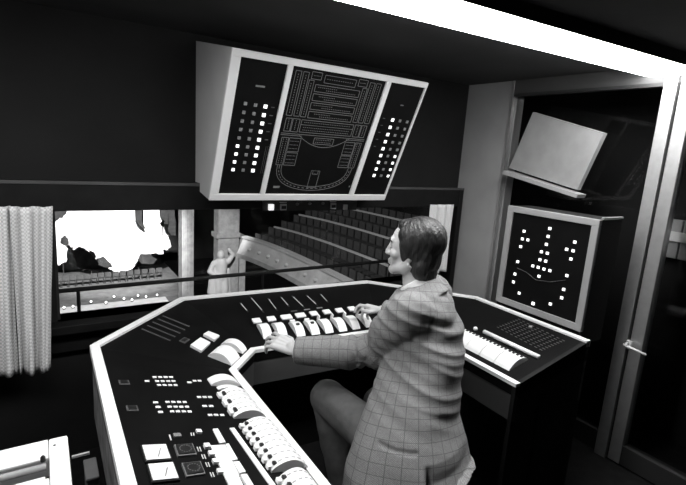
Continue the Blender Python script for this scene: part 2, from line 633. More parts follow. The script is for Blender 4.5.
def fader(sec, u0, u1, v0, v1, height, knob_t=.12, slot=True, knob=True, m=KEY):
    """curved quadrant fader: an arched white scale, a dark slot along it and a lever knob"""
    n = 12
    prof = []
    for i in range(n + 1):
        t = i / n
        prof.append((v0 + (v1 - v0) * t, height * math.sin(math.pi * (.06 + .94 * t)) ** .8 if 0 < t < 1 else (height * .18 if t == 0 else 0.0)))
    poly = [(v0, -.002)] + prof + [(v1, -.002)]
    bm = bmesh.new()
    prism(bm, [sec.M @ Vector((u0, p[0], p[1])) for p in poly], [sec.M @ Vector((u1, p[0], p[1])) for p in poly])
    sc = obj('fader_scale', bm, m, con)
    if slot:
        bm = bmesh.new()
        uc = (u0 + u1) / 2
        wdt = min(.004, (u1 - u0) * .16)
        for off, ww in ((0, wdt),):
            for i in range(1, n - 1):
                if i % 2: continue
                a, b = prof[i], prof[i + 1]
                prism(bm, [sec.M @ Vector((uc - ww / 2, a[0], a[1] - .001)), sec.M @ Vector((uc + ww / 2, a[0], a[1] - .001)),
                           sec.M @ Vector((uc + ww / 2, b[0], b[1] - .001)), sec.M @ Vector((uc - ww / 2, b[0], b[1] - .001))],
                      [sec.M @ Vector((uc - ww / 2, a[0], a[1] + .0012)), sec.M @ Vector((uc + ww / 2, a[0], a[1] + .0012)),
                       sec.M @ Vector((uc + ww / 2, b[0], b[1] + .0012)), sec.M @ Vector((uc - ww / 2, b[0], b[1] + .0012))])
        obj('scale_marks', bm, mat('grey_print', .42, .6), sc)['kind'] = 'stuff'
    if knob:
        i = max(1, int(knob_t * n))
        a = prof[i]
        bm = bmesh.new()
        uc = (u0 + u1) / 2
        box(bm, (uc, a[0], a[1] + .003), ((u1 - u0) * .36, .011, .008), sec.M, .001)
        obj('lever_knob', bm, KNOB, sc)
        bm = bmesh.new()
        box(bm, (uc, prof[0][0] - .005, prof[0][1] + .004), ((u1 - u0) * .6, .012, .012), sec.M, .002)
        obj('lever_tip', bm, KEY, sc)
    return sc


def fader_group(sec, tl, tr_, bl, br, n, height, gap=.12, knob_t=.12, slot=True, knob=True):
    p = [sec.px(*q) for q in (tl, tr_, bl, br)]
    us = (p[0][0] + p[1][0]) / 2, (p[2][0] + p[3][0]) / 2
    v0 = (p[0][1] + p[2][1]) / 2
    v1 = (p[1][1] + p[3][1]) / 2
    du = (us[1] - us[0]) / n
    for i in range(n):
        a = us[0] + du * (i + gap / 2)
        b = us[0] + du * (i + 1 - gap / 2)
        fader(sec, min(a, b), max(a, b), v0, v1, height, knob_t, slot, knob)


S0, S1, S2, S3, S4 = SEC
# ---- left wing -----------------------------------------------------
KW = dict(su=.015, sv=.022)
keyrow(S0, (154.5, 377.5), (171, 377.5), 4, .012, .0185)
keyrow(S0, (157, 381.5), (173.5, 381.5), 4, .012, .0185)
keyrow(S0, (159, 385.5), (175.5, 385.5), 4, .012, .0185)
keyrow(S0, (147, 381.5), (147, 381.5), 1, .012, .0185)
keyrow(S0, (155.5, 403), (155.5, 403), 1, .012, .0185)
keyrow(S0, (158, 407.5), (158, 407.5), 1, .012, .0185)
keyrow(S0, (160.5, 412.5), (160.5, 412.5), 1, .012, .0185)
keyrow(S0, (167.5, 402.5), (184.5, 402.5), 4, .012, .0185)
keyrow(S0, (169.5, 407.3), (187, 407.3), 4, .012, .0185)
keyrow(S0, (172, 412), (189.5, 412), 4, .012, .0185)
keyrow(S0, (189.3, 382.8), (189.3, 382.8), 1, .012, .0185)
keyrow(S0, (194.5, 381.2), (199.5, 381.2), 2, .012, .0185)
keyrow(S0, (199, 397.5), (210, 397.5), 3, .012, .0185)
keyrow(S0, (204.5, 406.5), (211, 406.5), 2, .012, .0185)
keyrow(S0, (210, 415.5), (222, 415.5), 3, .012, .0185)
# small dark windows at the outer side
for p in ((124, 383), (132, 409)):
    u, v = S0.px(*p)
    fr = key(S0, u, v, .034, .034, .004, FAINT, 'indicator')
    key(S0, u, v, .024, .024, .002, KNOB, 'lens', fr, 0, .004)
# meters
for q in (((141.5, 448), (165, 447), (170, 461), (146, 463)), ((147.5, 467), (172, 465), (178, 481), (152.5, 483.5))):
    cx_ = sum(p[0] for p in q) / 4; cy_ = sum(p[1] for p in q) / 4
    big = [((p[0] - cx_) * 1.12 + cx_, (p[1] - cy_) * 1.14 + cy_) for p in q]
    mt = quad_px(S0, big, .006, KNOB, 'meter')
    quad_px(S0, q, .003, METERFACE, 'dial', mt, .006)
    a = S0.px(cx_ + 2, cy_ + 5); b = S0.px(cx_ + 4, cy_ - 3)
    bm = bmesh.new()
    tube(bm, [S0.M @ Vector((*a, .0105)), S0.M @ Vector((*b, .0105))], .0009, 6)
    obj('needle', bm, KNOB, mt)
# dark gauges in metal frames
for q in (((173.5, 446.5), (192, 445), (196.5, 456), (177.5, 458)), ((181, 465), (200, 463), (205, 475.5), (186, 478.5))):
    f = quad_px(S0, q, .006, mat('dull_bezel', 0.25, .4, metal=.4), 'gauge')
    cx_ = sum(p[0] for p in q) / 4; cy_ = sum(p[1] for p in q) / 4
    quad_px(S0, [((p[0] - cx_) * .86 + cx_, (p[1] - cy_) * .82 + cy_) for p in q], .003, KNOB, 'gauge_glass', f, .006)
    u, v = S0.px(cx_, cy_)
    bm = bmesh.new()
    for k in range(14):
        a = k * 2 * math.pi / 14
        box(bm, (u + .016 * math.cos(a), v + .016 * math.sin(a), .0095), (.003, .003, .001), S0.M)
    obj('gauge_marks', bm, LINE, f)
for p, s in (((177, 436), (.018, .022)),):
    u, v = S0.px(*p)
    key(S0, u, v, *s, .005, DIMKEY, 'indicator')
quad_px(S0, ((168.5, 435), (170, 435), (172, 440.5), (170.5, 440.5)), .001, SLIT, 'engraving')
quad_px(S0, ((195.5, 431), (200.5, 431), (202, 434), (197, 434)), .007, KEY, 'push_button')
for x in (190.5, 193):
    quad_px(S0, ((x, 433), (x + 1, 433), (x + 1.6, 436), (x + .6, 436)), .001, SLIT, 'engraving')
# white label strips and keys beside the faders
quad_px(S0, ((212.5, 430), (217.5, 429.5), (225.5, 443.5), (219.5, 444)), .004, KEY, 'label_strip')
quad_px(S0, ((229.5, 429), (234, 428.7), (281, 494), (275, 494)), .004, KEY, 'label_strip')
quad_px(S0, ((210, 447), (224.5, 446), (246, 494), (232, 494)), .005, KEY, 'label_plate')
for q in (((225, 446.5), (228, 446), (237, 462), (232, 463)), ((232.5, 464.5), (238.5, 464), (245, 474.5), (239, 476)),
          ((240, 477.5), (246, 476.8), (254, 490), (248, 491))):
    quad_px(S0, q, .009, KEY, 'label_tab')
for k, (x, y) in enumerate(((203, 445.5), (207.5, 453), (211.5, 461), (216, 471))):
    quad_px(S0, ((x, y), (x + 5.5, y - .5), (x + 7.5, y + 3.4), (x + 1.7, y + 4)), .008, KEY, 'push_button')
    for dx in (-6.5, -4):
        quad_px(S0, ((x + dx, y + 1.5), (x + dx + 1.1, y + 1.5), (x + dx + 2.8, y + 6), (x + dx + 1.7, y + 6)), .001, SLIT, 'engraving')
# curved faders of the left wing
fader_group(S0, (208.5, 381), (236.5, 379), (211.5, 387), (239, 385), 1, .026, .0, slot=False, knob=False)
fader_group(S0, (217, 388), (239, 386.5), (218.5, 391), (240.5, 389.5), 1, .012, .1, slot=False, knob=False)
fader_group(S0, (219, 395), (250, 393), (234, 420), (264, 417), 3, .030, .05)
fader_group(S0, (242, 429), (275, 422.5), (271.5, 473), (308, 469), 8, .034, .05)
fader_group(S0, (277.5, 481), (310, 475.5), (292, 503), (327, 499), 3, .034, .05)
# engraved scale next to the inner rim
for k in range(9):
    t = k / 8
    quad_px(S0, [(277 + 36 * t + dx, 426 + 50 * t + dy) for dx, dy in ((0, 0), (2.5, 0), (4.3, 3.4), (1.8, 3.4))], .001, FAINT, 'engraving')

# ---- left corner -----------------------------------------------------
def line_block(sec, a, b, c, n, m=FAINT, wd=.0035, dash=9):
    """n dotted engraved lines from a->b, stepped towards c; one printed legend"""
    ua, va = sec.px(*a); ub, vb = sec.px(*b); uc, vc = sec.px(*c)
    bm = bmesh.new()
    for i in range(n):
        t = i / (n - 1)
        for k in range(dash):
            s0, s1 = k / dash, (k + .5) / dash
            p = [(ua + (ub - ua) * s + (uc - ua) * t, va + (vb - va) * s + (vc - va) * t) for s in (s0, s1)]
            d = Vector((p[1][0] - p[0][0], p[1][1] - p[0][1])); d.normalize()
            nn = Vector((-d.y, d.x)) * wd / 2
            q = [(p[0][0] + nn.x, p[0][1] + nn.y), (p[1][0] + nn.x, p[1][1] + nn.y), (p[1][0] - nn.x, p[1][1] - nn.y), (p[0][0] - nn.x, p[0][1] - nn.y)]
            prism(bm, [sec.M @ Vector((*z, 0)) for z in q], [sec.M @ Vector((*z, .0015)) for z in q])
    o = obj('legend', bm, m, con)
    o['kind'] = 'stuff'
    return o


line_block(S1, (142, 329), (171, 341), (163, 316), 5, mat('legend_print', .11, .6), .009, 15)
u, v = S1.px(184.5, 340.5)
f = key(S1, u, v, .045, .03, .003, FAINT, 'indicator')
key(S1, u, v, .03, .018, .002, KNOB, 'lens', f, 0, .003)
quad_px(S1, ((190, 347), (200, 339.5), (210, 344.5), (201, 353)), .012, KEY, 'push_button')
quad_px(S1, ((203, 336), (208, 333), (219, 337.5), (214, 342)), .012, KEY, 'push_button')


def fader_px(sec, a0, a1, b0, b1, height, **k):
    """fader whose scale runs from edge a0-a1 (outer end) to edge b0-b1 (inner end)"""
    p = [sec.px(*q) for q in (a0, a1, b0, b1)]
    ul = (p[0][0] + p[2][0]) / 2; ur = (p[1][0] + p[3][0]) / 2
    v0 = (p[0][1] + p[1][1]) / 2; v1 = (p[2][1] + p[3][1]) / 2
    return fader(sec, min(ul, ur), max(ul, ur), v0, v1, height, **k)


fader_px(S1, (209, 356), (217.5, 347.5), (231, 366.5), (239, 358), .034, slot=False, knob=False)
fader_px(S1, (222, 344), (227, 340), (240.5, 355), (246.5, 351), .030, slot=False, knob=False)

# ---- centre section -----------------------------------------------------
keys2 = [(256.3, 323.5, 1), (271, 321.5, 1), (286, 319.8, 1.35), (300, 318, 1.25), (313.3, 316.2, 1), (326.3, 314.5, 1), (339, 313, 1), (351.3, 311.3, 1)]
for x, y, s in keys2:
    u, v = S2.px(x, y)
    kb = key(S2, u, v, .046 * s, .042, .012, KNOB, 'push_button', None, .002)
    key(S2, u, v, .044 * s, .038, .010, KEY, 'key_cap', kb, .004, .012)
for a, b in (((241, 304), (247, 311)), ((251.5, 298.5), (262, 310.5)), ((269, 300), (276, 309)), ((281.5, 298), (288, 305.5)),
             ((293.5, 297.5), (303, 306.5)), ((307.5, 296.5), (316, 304.5)), ((321, 295), (327, 301.5))):
    ua, va = S2.px(*a); ub, vb = S2.px(*b)
    bm = bmesh.new()
    dx = Vector((ub - ua, vb - va)); L = dx.length; ang = math.atan2(dx.y, dx.x)
    M = S2.M @ Matrix.Translation(((ua + ub) / 2, (va + vb) / 2, 0)) @ Matrix.Rotation(ang, 4, 'Z')
    box(bm, (0, 0, .001), (L * 1.35, .007, .002), M)
    so = obj('slider_slot', bm, KNOB, con)
    bm = bmesh.new()
    box(bm, (0, .001, .003), (L, .0035, .004), M)
    obj('slider', bm, SLIT, so)
for a in ((294, 311.2), (307, 309.6), (319.5, 308)):
    u, v = S2.px(*a)
    key(S2, u, v, .036, .010, .002, FAINT if a[0] < 300 else DIMKEY, 'label_tab')
fp = [(264, 331), (279, 330), (296.5, 329), (311, 327.5), (324.5, 326), (338, 324.5), (351, 322.5), (364, 320.5)]
for i, (x, y) in enumerate(fp):
    u, v = S2.px(x, y)
    fader(S2, u - .023, u + .023, v - .055, v + .065, .03, knob_t=.55, slot=False, knob=i in (2, 3))
for i, (x, y) in enumerate(((318, 317.5), (331.5, 316), (344, 314.5))):
    u, v = S2.px(x, y + 2.5)
    key(S2, u + .0, v, .008, .02, .03, KEY, 'lever_knob')

# ---- right wing -----------------------------------------------------
fader_r = [(466, 340.5), (480, 347.5), (494, 354.5), (509, 362.5)]
ru = [S4.px(*p) for p in fader_r]
vR = sum(r[1] for r in ru) / 4
stp = (ru[3][0] - ru[0][0]) / 3
for i in range(-1, 4):
    uc = ru[0][0] + stp * i
    sc = fader(S4, uc - stp * .485, uc + stp * .485, vR - .075, vR + .055, .030, slot=False, knob=False)
    for j in range(4):
        key(S4, uc + stp * (j - 1.5) * .24, vR - .045, stp * .10, .016, .006, KNOB, 'lever_knob', sc, .001, .024)
a, b = S4.px(484, 333), S4.px(539, 358.5)
bm = bmesh.new()
vm = (a[1] + b[1]) / 2
tube(bm, [S4.M @ Vector((a[0], vm, .008)), S4.M @ Vector((b[0], vm, .008))], .011, 12)
obj('light_bar', bm, KEY, con, True)
u, v = S4.px(475.5, 329.5)
bm = bmesh.new()
lathe(bm, [(.011, 0), (.011, .008), (.008, .013), (.002, .015)], (0, 0, 0), 16)
bmesh.ops.transform(bm, matrix=S4.M @ Matrix.Translation((u, v, 0)), verts=bm.verts[:])
obj('round_button', bm, KEY, con, True)
line_block(S4, (497, 327), (545, 352), (518, 319), 9, FAINT, .004, 10)
u, v = S4.px(530.5, 328)
bm = bmesh.new()
lathe(bm, [(.010, 0), (.010, .01), (.007, .013)], (0, 0, 0), 14)
bmesh.ops.transform(bm, matrix=S4.M @ Matrix.Translation((u, v, 0)), verts=bm.verts[:])
obj('round_button', bm, DIMKEY, con, True)

# ================================================================== SEATING PLAN BOX over the window
ytf, ybf = 1.991, 2.291
XL, XR = .689, 1.775
ztf, zbf, ztb, zbb = 2.016, 1.350, 2.117, 1.41
pb = thing('seating_plan_box', 'white-framed seating plan light box mounted above the window', 'display', (XL, WY, zbf))
bm = bmesh.new()
prof = [(ytf, ztf), (ybf, zbf), (WY - .085, zbf + .02), (WY - .085, pz1 + .004), (WY - .002, pz1 + .004), (WY - .002, ztb), ]
prism(bm, [(XL, *p) for p in prof], [(XR, *p) for p in prof])
obj('housing', bm, mat('light_grey_enamel', .52, .5, var=.05, vscale=6), pb)
# face frame: local s along X, t down the face, n outwards
fo = Vector((XL, ytf, ztf))
ft = Vector((0, ybf - ytf, zbf - ztf)); FH = ft.length; ft.normalize()
fs = Vector((1, 0, 0))
fn = ft.cross(fs); fn.normalize()
if fn.y > 0: fn = -fn
FM = Matrix(((fs.x, ft.x, fn.x, fo.x), (fs.y, ft.y, fn.y, fo.y), (fs.z, ft.z, fn.z, fo.z), (0, 0, 0, 1)))
FWD = XR - XL


def face_px(x, y, h=0.0):
    p = on_plane(x, y, np.array(fo) + np.array(fn) * h, np.array(fn)) - np.array(fo)
    return float(np.dot(p, fs)), float(np.dot(p, ft))


def fbar(s0, t0, s1, t1, m, name, h0=0.0, h1=.014, parent=None, bev=0.0):
    bm = bmesh.new()
    box2(bm, (s0, t0, h0), (s1, t1, h1), FM, bev)
    return obj(name, bm, m, parent or pb)


s_in = [face_px(240, 58)[0], face_px(287, 66)[0], face_px(292.5, 66)[0], face_px(386, 80)[0], face_px(391, 80)[0], face_px(424, 87)[0]]
t_top = face_px(300, 66)[1]
t_bot = face_px(300, 193.5)[1]
fbar(0, 0, FWD, t_top, WHITEFRAME, 'frame_rail', bev=.002)
fbar(0, t_bot, FWD, FH, WHITEFRAME, 'frame_rail', bev=.002)
fbar(0, t_top, s_in[0], t_bot, WHITEFRAME, 'frame_stile', bev=.002)
fbar(s_in[1], t_top, s_in[2], t_bot, WHITEFRAME, 'frame_stile', bev=.002)
fbar(s_in[3], t_top, s_in[4], t_bot, WHITEFRAME, 'frame_stile', bev=.002)
fbar(s_in[5], t_top, FWD, t_bot, WHITEFRAME, 'frame_stile', bev=.002)
scL = fbar(s_in[0], t_top, s_in[1], t_bot, SCREEN, 'screen', 0, .004)
scM = fbar(s_in[2], t_top, s_in[3], t_bot, SCREEN, 'screen', 0, .004)
scR = fbar(s_in[4], t_top, s_in[5], t_bot, SCREEN, 'screen', 0, .004)


def grid_lights(scr, c00, c01, c10, c11, nr, nc, lit):
    p = [face_px(*c) for c in (c00, c01, c10, c11)]
    for r in range(nr):
        for c in range(nc):
            a, b = r / (nr - 1), c / (nc - 1)
            s = (p[0][0] * (1 - b) + p[1][0] * b) * (1 - a) + (p[2][0] * (1 - b) + p[3][0] * b) * a
            t = (p[0][1] * (1 - b) + p[1][1] * b) * (1 - a) + (p[2][1] * (1 - b) + p[3][1] * b) * a
            on = lit(r, c)
            sz = .0085 if on == 2 else .0075
            fbar(s - sz, t - sz, s + sz, t + sz, LITKEY if on else DIMKEY, 'button_lamp', .004, .009, scr, .001)


grid_lights(scL, (245, 103), (265, 106), (232.7, 169), (252.5, 170), 9, 3, lambda r, c: 2 if c == 2 else (1 if (c == 0 and r >= 5) else 0))
grid_lights(scR, (392, 119.5), (406.5, 121.5), (373.5, 175), (387.5, 175.5), 9, 3, lambda r, c: 2 if c == 0 else (1 if (c == 2 and r >= 5) else 0))
a = face_px(260, 86); fbar(a[0] - .022, a[1] - .004, a[0] + .022, a[1] + .004, LINE, 'nameplate', .004, .006, scL)
a = face_px(401.5, 105); fbar(a[0] - .010, a[1] - .003, a[0] + .010, a[1] + .003, LINE, 'nameplate', .004, .006, scR)
for r in range(5):
    a0 = face_px(272.5 - 1.6 * r, 107 + 8.1 * r)
    fbar(a0[0] - .009, a0[1] - .002, a0[0] + .009, a0[1] + .002, FAINT, 'engraving', .004, .0055, scL)
    a0 = face_px(383.5 - 2.3 * r, 118 + 7 * r)
    fbar(a0[0] - .007, a0[1] - .002, a0[0] + .007, a0[1] + .002, FAINT, 'engraving', .004, .0055, scR)
a0 = face_px(268, 146); a1 = face_px(261, 173)
for k in range(3):
    fbar(a0[0] - .012 + k * .009, a0[1], a0[0] - .0105 + k * .009, a1[1], FAINT, 'engraving', .004, .0052, scL)

# the engraved seating plan on the middle screen
S_, T_ = s_in[3] - s_in[2], t_bot - t_top
bm = bmesh.new()
LW = .0022


def seg2(p, q, wd=LW):
    a = Vector((s_in[2] + p[0] * S_, t_top + p[1] * T_)); b = Vector((s_in[2] + q[0] * S_, t_top + q[1] * T_))
    d = b - a
    if d.length < 1e-6: return
    nn = Vector((-d.y, d.x)).normalized() * wd / 2
    r = [a + nn, b + nn, b - nn, a - nn]
    prism(bm, [FM @ Vector((*z, .0035)) for z in r], [FM @ Vector((*z, .0052)) for z in r])


def rect2(s0, t0, s1, t1):
    seg2((s0, t0), (s1, t0)); seg2((s1, t0), (s1, t1)); seg2((s1, t1), (s0, t1)); seg2((s0, t1), (s0, t0))


def dots2(p, q, n):
    for i in range(n):
        t0, t1 = i / n, (i + .5) / n
        seg2((p[0] + (q[0] - p[0]) * t0, p[1] + (q[1] - p[1]) * t0), (p[0] + (q[0] - p[0]) * t1, p[1] + (q[1] - p[1]) * t1), .0026)


def both(fn_, *a):
    fn_(*a)
    if fn_ is rect2: fn_(1 - a[2], a[1], 1 - a[0], a[3])
    else: fn_((1 - a[0][0], a[0][1]), (1 - a[1][0], a[1][1]), *a[2:])


both(rect2, .04, .03, .095, .35); both(dots2, (.068, .05), (.068, .34), 16)
both(rect2, .115, .03, .17, .35); both(dots2, (.143, .05), (.143, .34), 16)
both(rect2, .185, .08, .235, .35); both(dots2, (.21, .1), (.21, .34), 14)
both(rect2, .20, .02, .30, .07); both(dots2, (.22, .045), (.29, .045), 5)
rect2(.335, .03, .67, .085); dots2((.36, .057), (.65, .057), 12)
for i in range(4):
    t0 = .105 + .066 * i
    rect2(.26, t0, .74, t0 + .05)
    dots2((.29 + .03 * (i % 2), t0 + .017), (.5, t0 + .017), 10)
    dots2((.38, t0 + .034), (.71, t0 + .034), 16)
rect2(.21, .372, .79, .41); rect2(.21, .41, .79, .468)
dots2((.24, .39), (.76, .39), 26); dots2((.24, .43), (.76, .43), 26); dots2((.24, .45), (.76, .45), 26)
both(rect2, .05, .37, .11, .47); both(rect2, .12, .37, .19, .47)
both(dots2, (.08, .38), (.08, .46), 6); both(dots2, (.155, .38), (.155, .46), 6)
seg2((.03, .487), (.97, .487))
seg2((.03, .50), (.25, .50)); seg2((.75, .50), (.97, .50))
pr = None
for i in range(17):
    x = .22 + .56 * i / 16
    y = .495 + .085 * (1 - ((x - .5) / .28) ** 2)
    if pr: seg2(pr, (x, y))
    pr = (x, y)
rect2(.39, .505, .61, .555); dots2((.41, .52), (.59, .52), 9); dots2((.41, .54), (.59, .54), 9)
both(rect2, .05, .52, .12, .745); both(rect2, .13, .52, .25, .63); both(rect2, .13, .64, .25, .745)
for x in (.07, .10): both(dots2, (x, .53), (x, .74), 12)
for y in (.545, .575, .605, .665, .695, .725): both(dots2, (.145, y), (.24, y), 6)
for off in (0.0, .045):
    pr = None
    for i in range(33):
        a = math.pi * i / 32
        x = .5 - (.43 - off) * math.cos(a) * (1 if abs(math.cos(a)) > 2 else 1)
        y = .75 + (.215 - off * .8) * abs(math.sin(a)) ** .75
        if pr: seg2(pr, (x, y))
        pr = (x, y)
pr = None
for i in range(49):
    a = math.pi * i / 48
    x = .5 - .408 * math.cos(a); y = .75 + .197 * abs(math.sin(a)) ** .75
    if pr and i % 2: seg2(pr, (x, y), .003)
    pr = (x, y)
rect2(.455, .785, .555, .94); rect2(.475, .785, .535, .815)
sp = obj('seating_plan', bm, LINE, scM)
a = face_px(276, 186.5); fbar(a[0] - .018, a[1] - .006, a[0] + .018, a[1] + .006, LINE, 'nameplate', .004, .006, scM)
a = face_px(349, 186); fbar(a[0] - .004, a[1] - .005, a[0] + .004, a[1] + .005, LINE, 'lamp', .004, .006, scM)

# switches on the pelmet under the box
sw = thing('switch_strip', 'row of small switches under the seating plan box', 'switches', (1.0, WY - .08, pz0))
yp = WY - .08
s0 = on_y(262, 212, yp); s1 = on_y(356, 208, yp)
boxobj('plate', (float(s0[0]), yp - .006, pz0 - .012), (float(s1[0]), yp - .0002, pz0 + .075), DARKMETAL, sw)
for x, y, kind in ((270.5, 207, 'lit'), (283, 207, 'frame'), (297, 204, 'tog'), (309.5, 203.5, 'tog'), (322.5, 203.5, 'tog'), (332.8, 206, 'frame'), (344.8, 207, 'grey')):
    p = on_y(x, y, yp - .006); X, Z = float(p[0]), float(p[2])
    if kind == 'lit': boxobj('switch', (X - .015, yp - .022, Z - .017), (X + .015, yp - .006, Z + .017), LITKEY, sw, .002)
    elif kind == 'grey': boxobj('switch', (X - .014, yp - .02, Z - .016), (X + .014, yp - .006, Z + .016), SLIT, sw, .002)
    elif kind == 'frame':
        k = boxobj('switch', (X - .019, yp - .016, Z - .018), (X + .019, yp - .006, Z + .018), SLIT, sw, .002)
        boxobj('rocker', (X - .014, yp - .019, Z - .010), (X + .014, yp - .016, Z + .008), KNOB, k)
        boxobj('switch_label', (X - .022, yp - .0075, Z + .024), (X + .022, yp - .006, Z + .029), SLIT, k)
    else:
        bm = bmesh.new()
        tube(bm, [(X, yp - .006, Z), (X, yp - .012, Z), (X, yp - .026, Z + .004)], [.009, .008, .004], 10)
        obj('toggle', bm, DIMKEY, sw)

# ================================================================== RIGHT LAMP PANEL on the right wing
rx = 2.222
pt = [on_x(*p, rx) for p in ((511, 206), (608, 221), (574, 331.5), (494, 300.5))]
yb0 = float((pt[0][1] + pt[3][1]) / 2); yb1 = float((pt[1][1] + pt[2][1]) / 2)
zt = float((pt[0][2] + pt[1][2]) / 2); zb = ZO + .0
rp = thing('signal_panel', 'square grey-framed signal panel standing on the right desk wing', 'display', (rx, (yb0 + yb1) / 2, zb))
boxobj('housing', (rx + .012, yb1, zb - .06), (rx + .20, yb0, zt - .002), DESKBODY, rp)
RB = .035
boxobj('frame_rail', (rx - .006, yb1, zt - RB * .9), (rx + .02, yb0, zt), mat('grey_frame', .28, .5, var=.05), rp, .002)
boxobj('frame_rail', (rx - .006, yb1, zb + .012), (rx + .02, yb0, zb + .012 + RB), mat('grey_frame', .28), rp, .002)
boxobj('frame_stile', (rx - .006, yb0 - RB, zb + .012 + RB), (rx + .02, yb0, zt - RB * .9), mat('grey_frame', .28), rp, .002)
boxobj('frame_stile', (rx - .006, yb1, zb + .012 + RB), (rx + .02, yb1 + RB, zt - RB * .9), mat('grey_frame', .28), rp, .002)
rs = boxobj('screen', (rx + .004, yb1 + RB, zb + .012 + RB), (rx + .018, yb0 - RB, zt - RB * .9), SCREEN, rp)
for (x, y) in ((117, 86), (110, 117), (132, 121), (103, 148), (221, 75), (214, 107), (207, 139), (187, 169), (211, 175), (181, 201), (204, 207),
               (152, 226), (174, 232), (197, 239), (221, 245), (177, 268), (322, 130), (289, 159), (315, 165), (306, 198), (290, 265), (277, 321),
               (269, 355), (91, 209), (80, 259), (74, 291), (97, 336), (153, 378), (223, 380)):
    p = on_x(495 + x / 4.04, 210 + y / 4.04, rx)
    r_ = .0085 if (x, y) == (153, 378) else .0072
    boxobj('lamp', (rx - .002, p[1] - r_, p[2] - r_), (rx + .005, p[1] + r_, p[2] + r_), LITKEY, rs, .001)
p0 = on_x(504, 298, rx); 
boxobj('nameplate', (rx + .0, p0[1] - .018, p0[2] - .006), (rx + .0045, p0[1] + .014, p0[2] + .006), FAINT, rs)
bm = bmesh.new()
tube(bm, [(rx + .0, *on_x(x, y, rx)[1:]) for x, y in ((517, 268), (526, 272), (536, 280), (550, 282), (566, 280))], .0014, 6)
obj('engraving', bm, FAINT, rs)
boxobj('latch', (rx + .02, yb1 - .004, zt + .004), (rx + .20, yb1 + .006, zt + .012), GREYBOX, rp)

# ================================================================== WHITE MACHINE at the left, on a dark stand
tz = .80
tc_ = on_z(67.5, 434.5, tz)                    # far right top corner
TX, TY = float(tc_[0]), float(tc_[1])
tw = thing('white_machine', 'white office machine with a roller slot in the lower left corner', 'machine', (TX - .3, TY - .2, .66))
sx = float(on_z(48, 440, tz)[0])               # seam between the side cover and the main cover
r_back = float(on_z(47, 458, tz)[1])           # slot
r_front = float(on_z(47, 478, tz)[1])
boxobj('side_cover', (sx + .001, TY - .45, .68), (TX, TY, tz), WHITE, tw, .006)
boxobj('top_cover', (TX - .62, r_back, .68), (sx, TY, tz), WHITE, tw, .004)
boxobj('front_cover', (TX - .62, TY - .45, .68), (sx, r_front, tz), WHITE, tw, .004)
boxobj('slot_floor', (TX - .62, r_front, .68), (sx, r_back, .745), DARKMETAL, tw)
bm = bmesh.new()
ym = r_back - .018
tube(bm, [(TX - .60, ym, tz - .012), (sx - .006, ym, tz - .012)], .009, 14)
obj('roller', bm, GREYBOX, tw, True)
bm = bmesh.new()
box(bm, (TX - .33, r_front + .028, tz - .022), (.55, .016, .006))
obj('paper_bail', bm, WHITE, tw)
bm = bmesh.new()
lathe(bm, [(.006, 0), (.006, .012), (.003, .016)], (sx - .012, r_back - .004, tz - .004), 12)
obj('latch', bm, KNOB, tw)
bm = bmesh.new()
sp_ = on_z(54.5, 445.3, tz)
lathe(bm, [(.0035, 0), (.0035, .001)], (sp_[0], sp_[1], tz - .0002), 12)
obj('screw', bm, KNOB, tw)
kp = on_x(73, 457, TX)
bm = bmesh.new()
tube(bm, [(TX - .002, kp[1], kp[2]), (TX + .030, kp[1], kp[2])], .0035, 8)
obj('release_lever', bm, GREYBOX, tw)
st = thing('machine_stand', 'dark stand beneath the white machine', 'stand', (TX - .3, TY - .2, 0))
boxobj('top', (TX - .64, TY - .50, .65), (TX - .01, TY - .005, .68), DESKBODY, st)
for x in (TX - .60, TX - .05):
    for y in (TY - .46, TY - .05):
        boxobj('leg', (x - .02, y - .02, 0), (x + .02, y + .02, .65), DARKMETAL, st)

gp = on_x(97, 461, .118); gq = on_x(84, 463, .05)
gb = thing('grey_box', 'small grey box on the floor between machine and desk', 'box', (.085, float(gp[1]) + .05, 0))
gz = float(on_y(92, 468, float(gp[1]))[2])
boxobj('case', (.080, float(gp[1]) - .05, 0), (.118, float(gp[1]) + .06, gz - .012), mat('dull_grey_box', .14, .6, var=.2), gb, .004)
boxobj('lid', (.078, float(gp[1]) - .055, gz - .012), (.120, float(gp[1]) + .062, gz), mat('dull_grey_box', .14), gb, .004)

# ================================================================== STOOL
SX, SY = 1.17, 1.14
stl = thing('stool', 'round operator stool underneath the seated man', 'stool', (SX, SY, 0))
bm = bmesh.new(); lathe(bm, [(.15, .34), (.19, .345), (.2, .365), (.19, .385), (.12, .39)], (SX, SY, 0), 28)
obj('seat', bm, mat('black_vinyl', .02, .45), stl, True)
bm = bmesh.new(); tube(bm, [(SX, SY, .06), (SX, SY, .345)], .025, 14); obj('post', bm, ALU, stl, True)
for k in range(5):
    a = k * 2 * math.pi / 5 + .3
    bm = bmesh.new()
    tube(bm, [(SX, SY, .09), (SX + .24 * math.cos(a), SY + .24 * math.sin(a), .055)], [.022, .016], 10)
    lg = obj('leg', bm, ALU, stl)
    bm = bmesh.new()
    ball(bm, (SX + .24 * math.cos(a), SY + .24 * math.sin(a), .028), .028, u=12, v=8)
    obj('castor', bm, KNOB, lg, True)

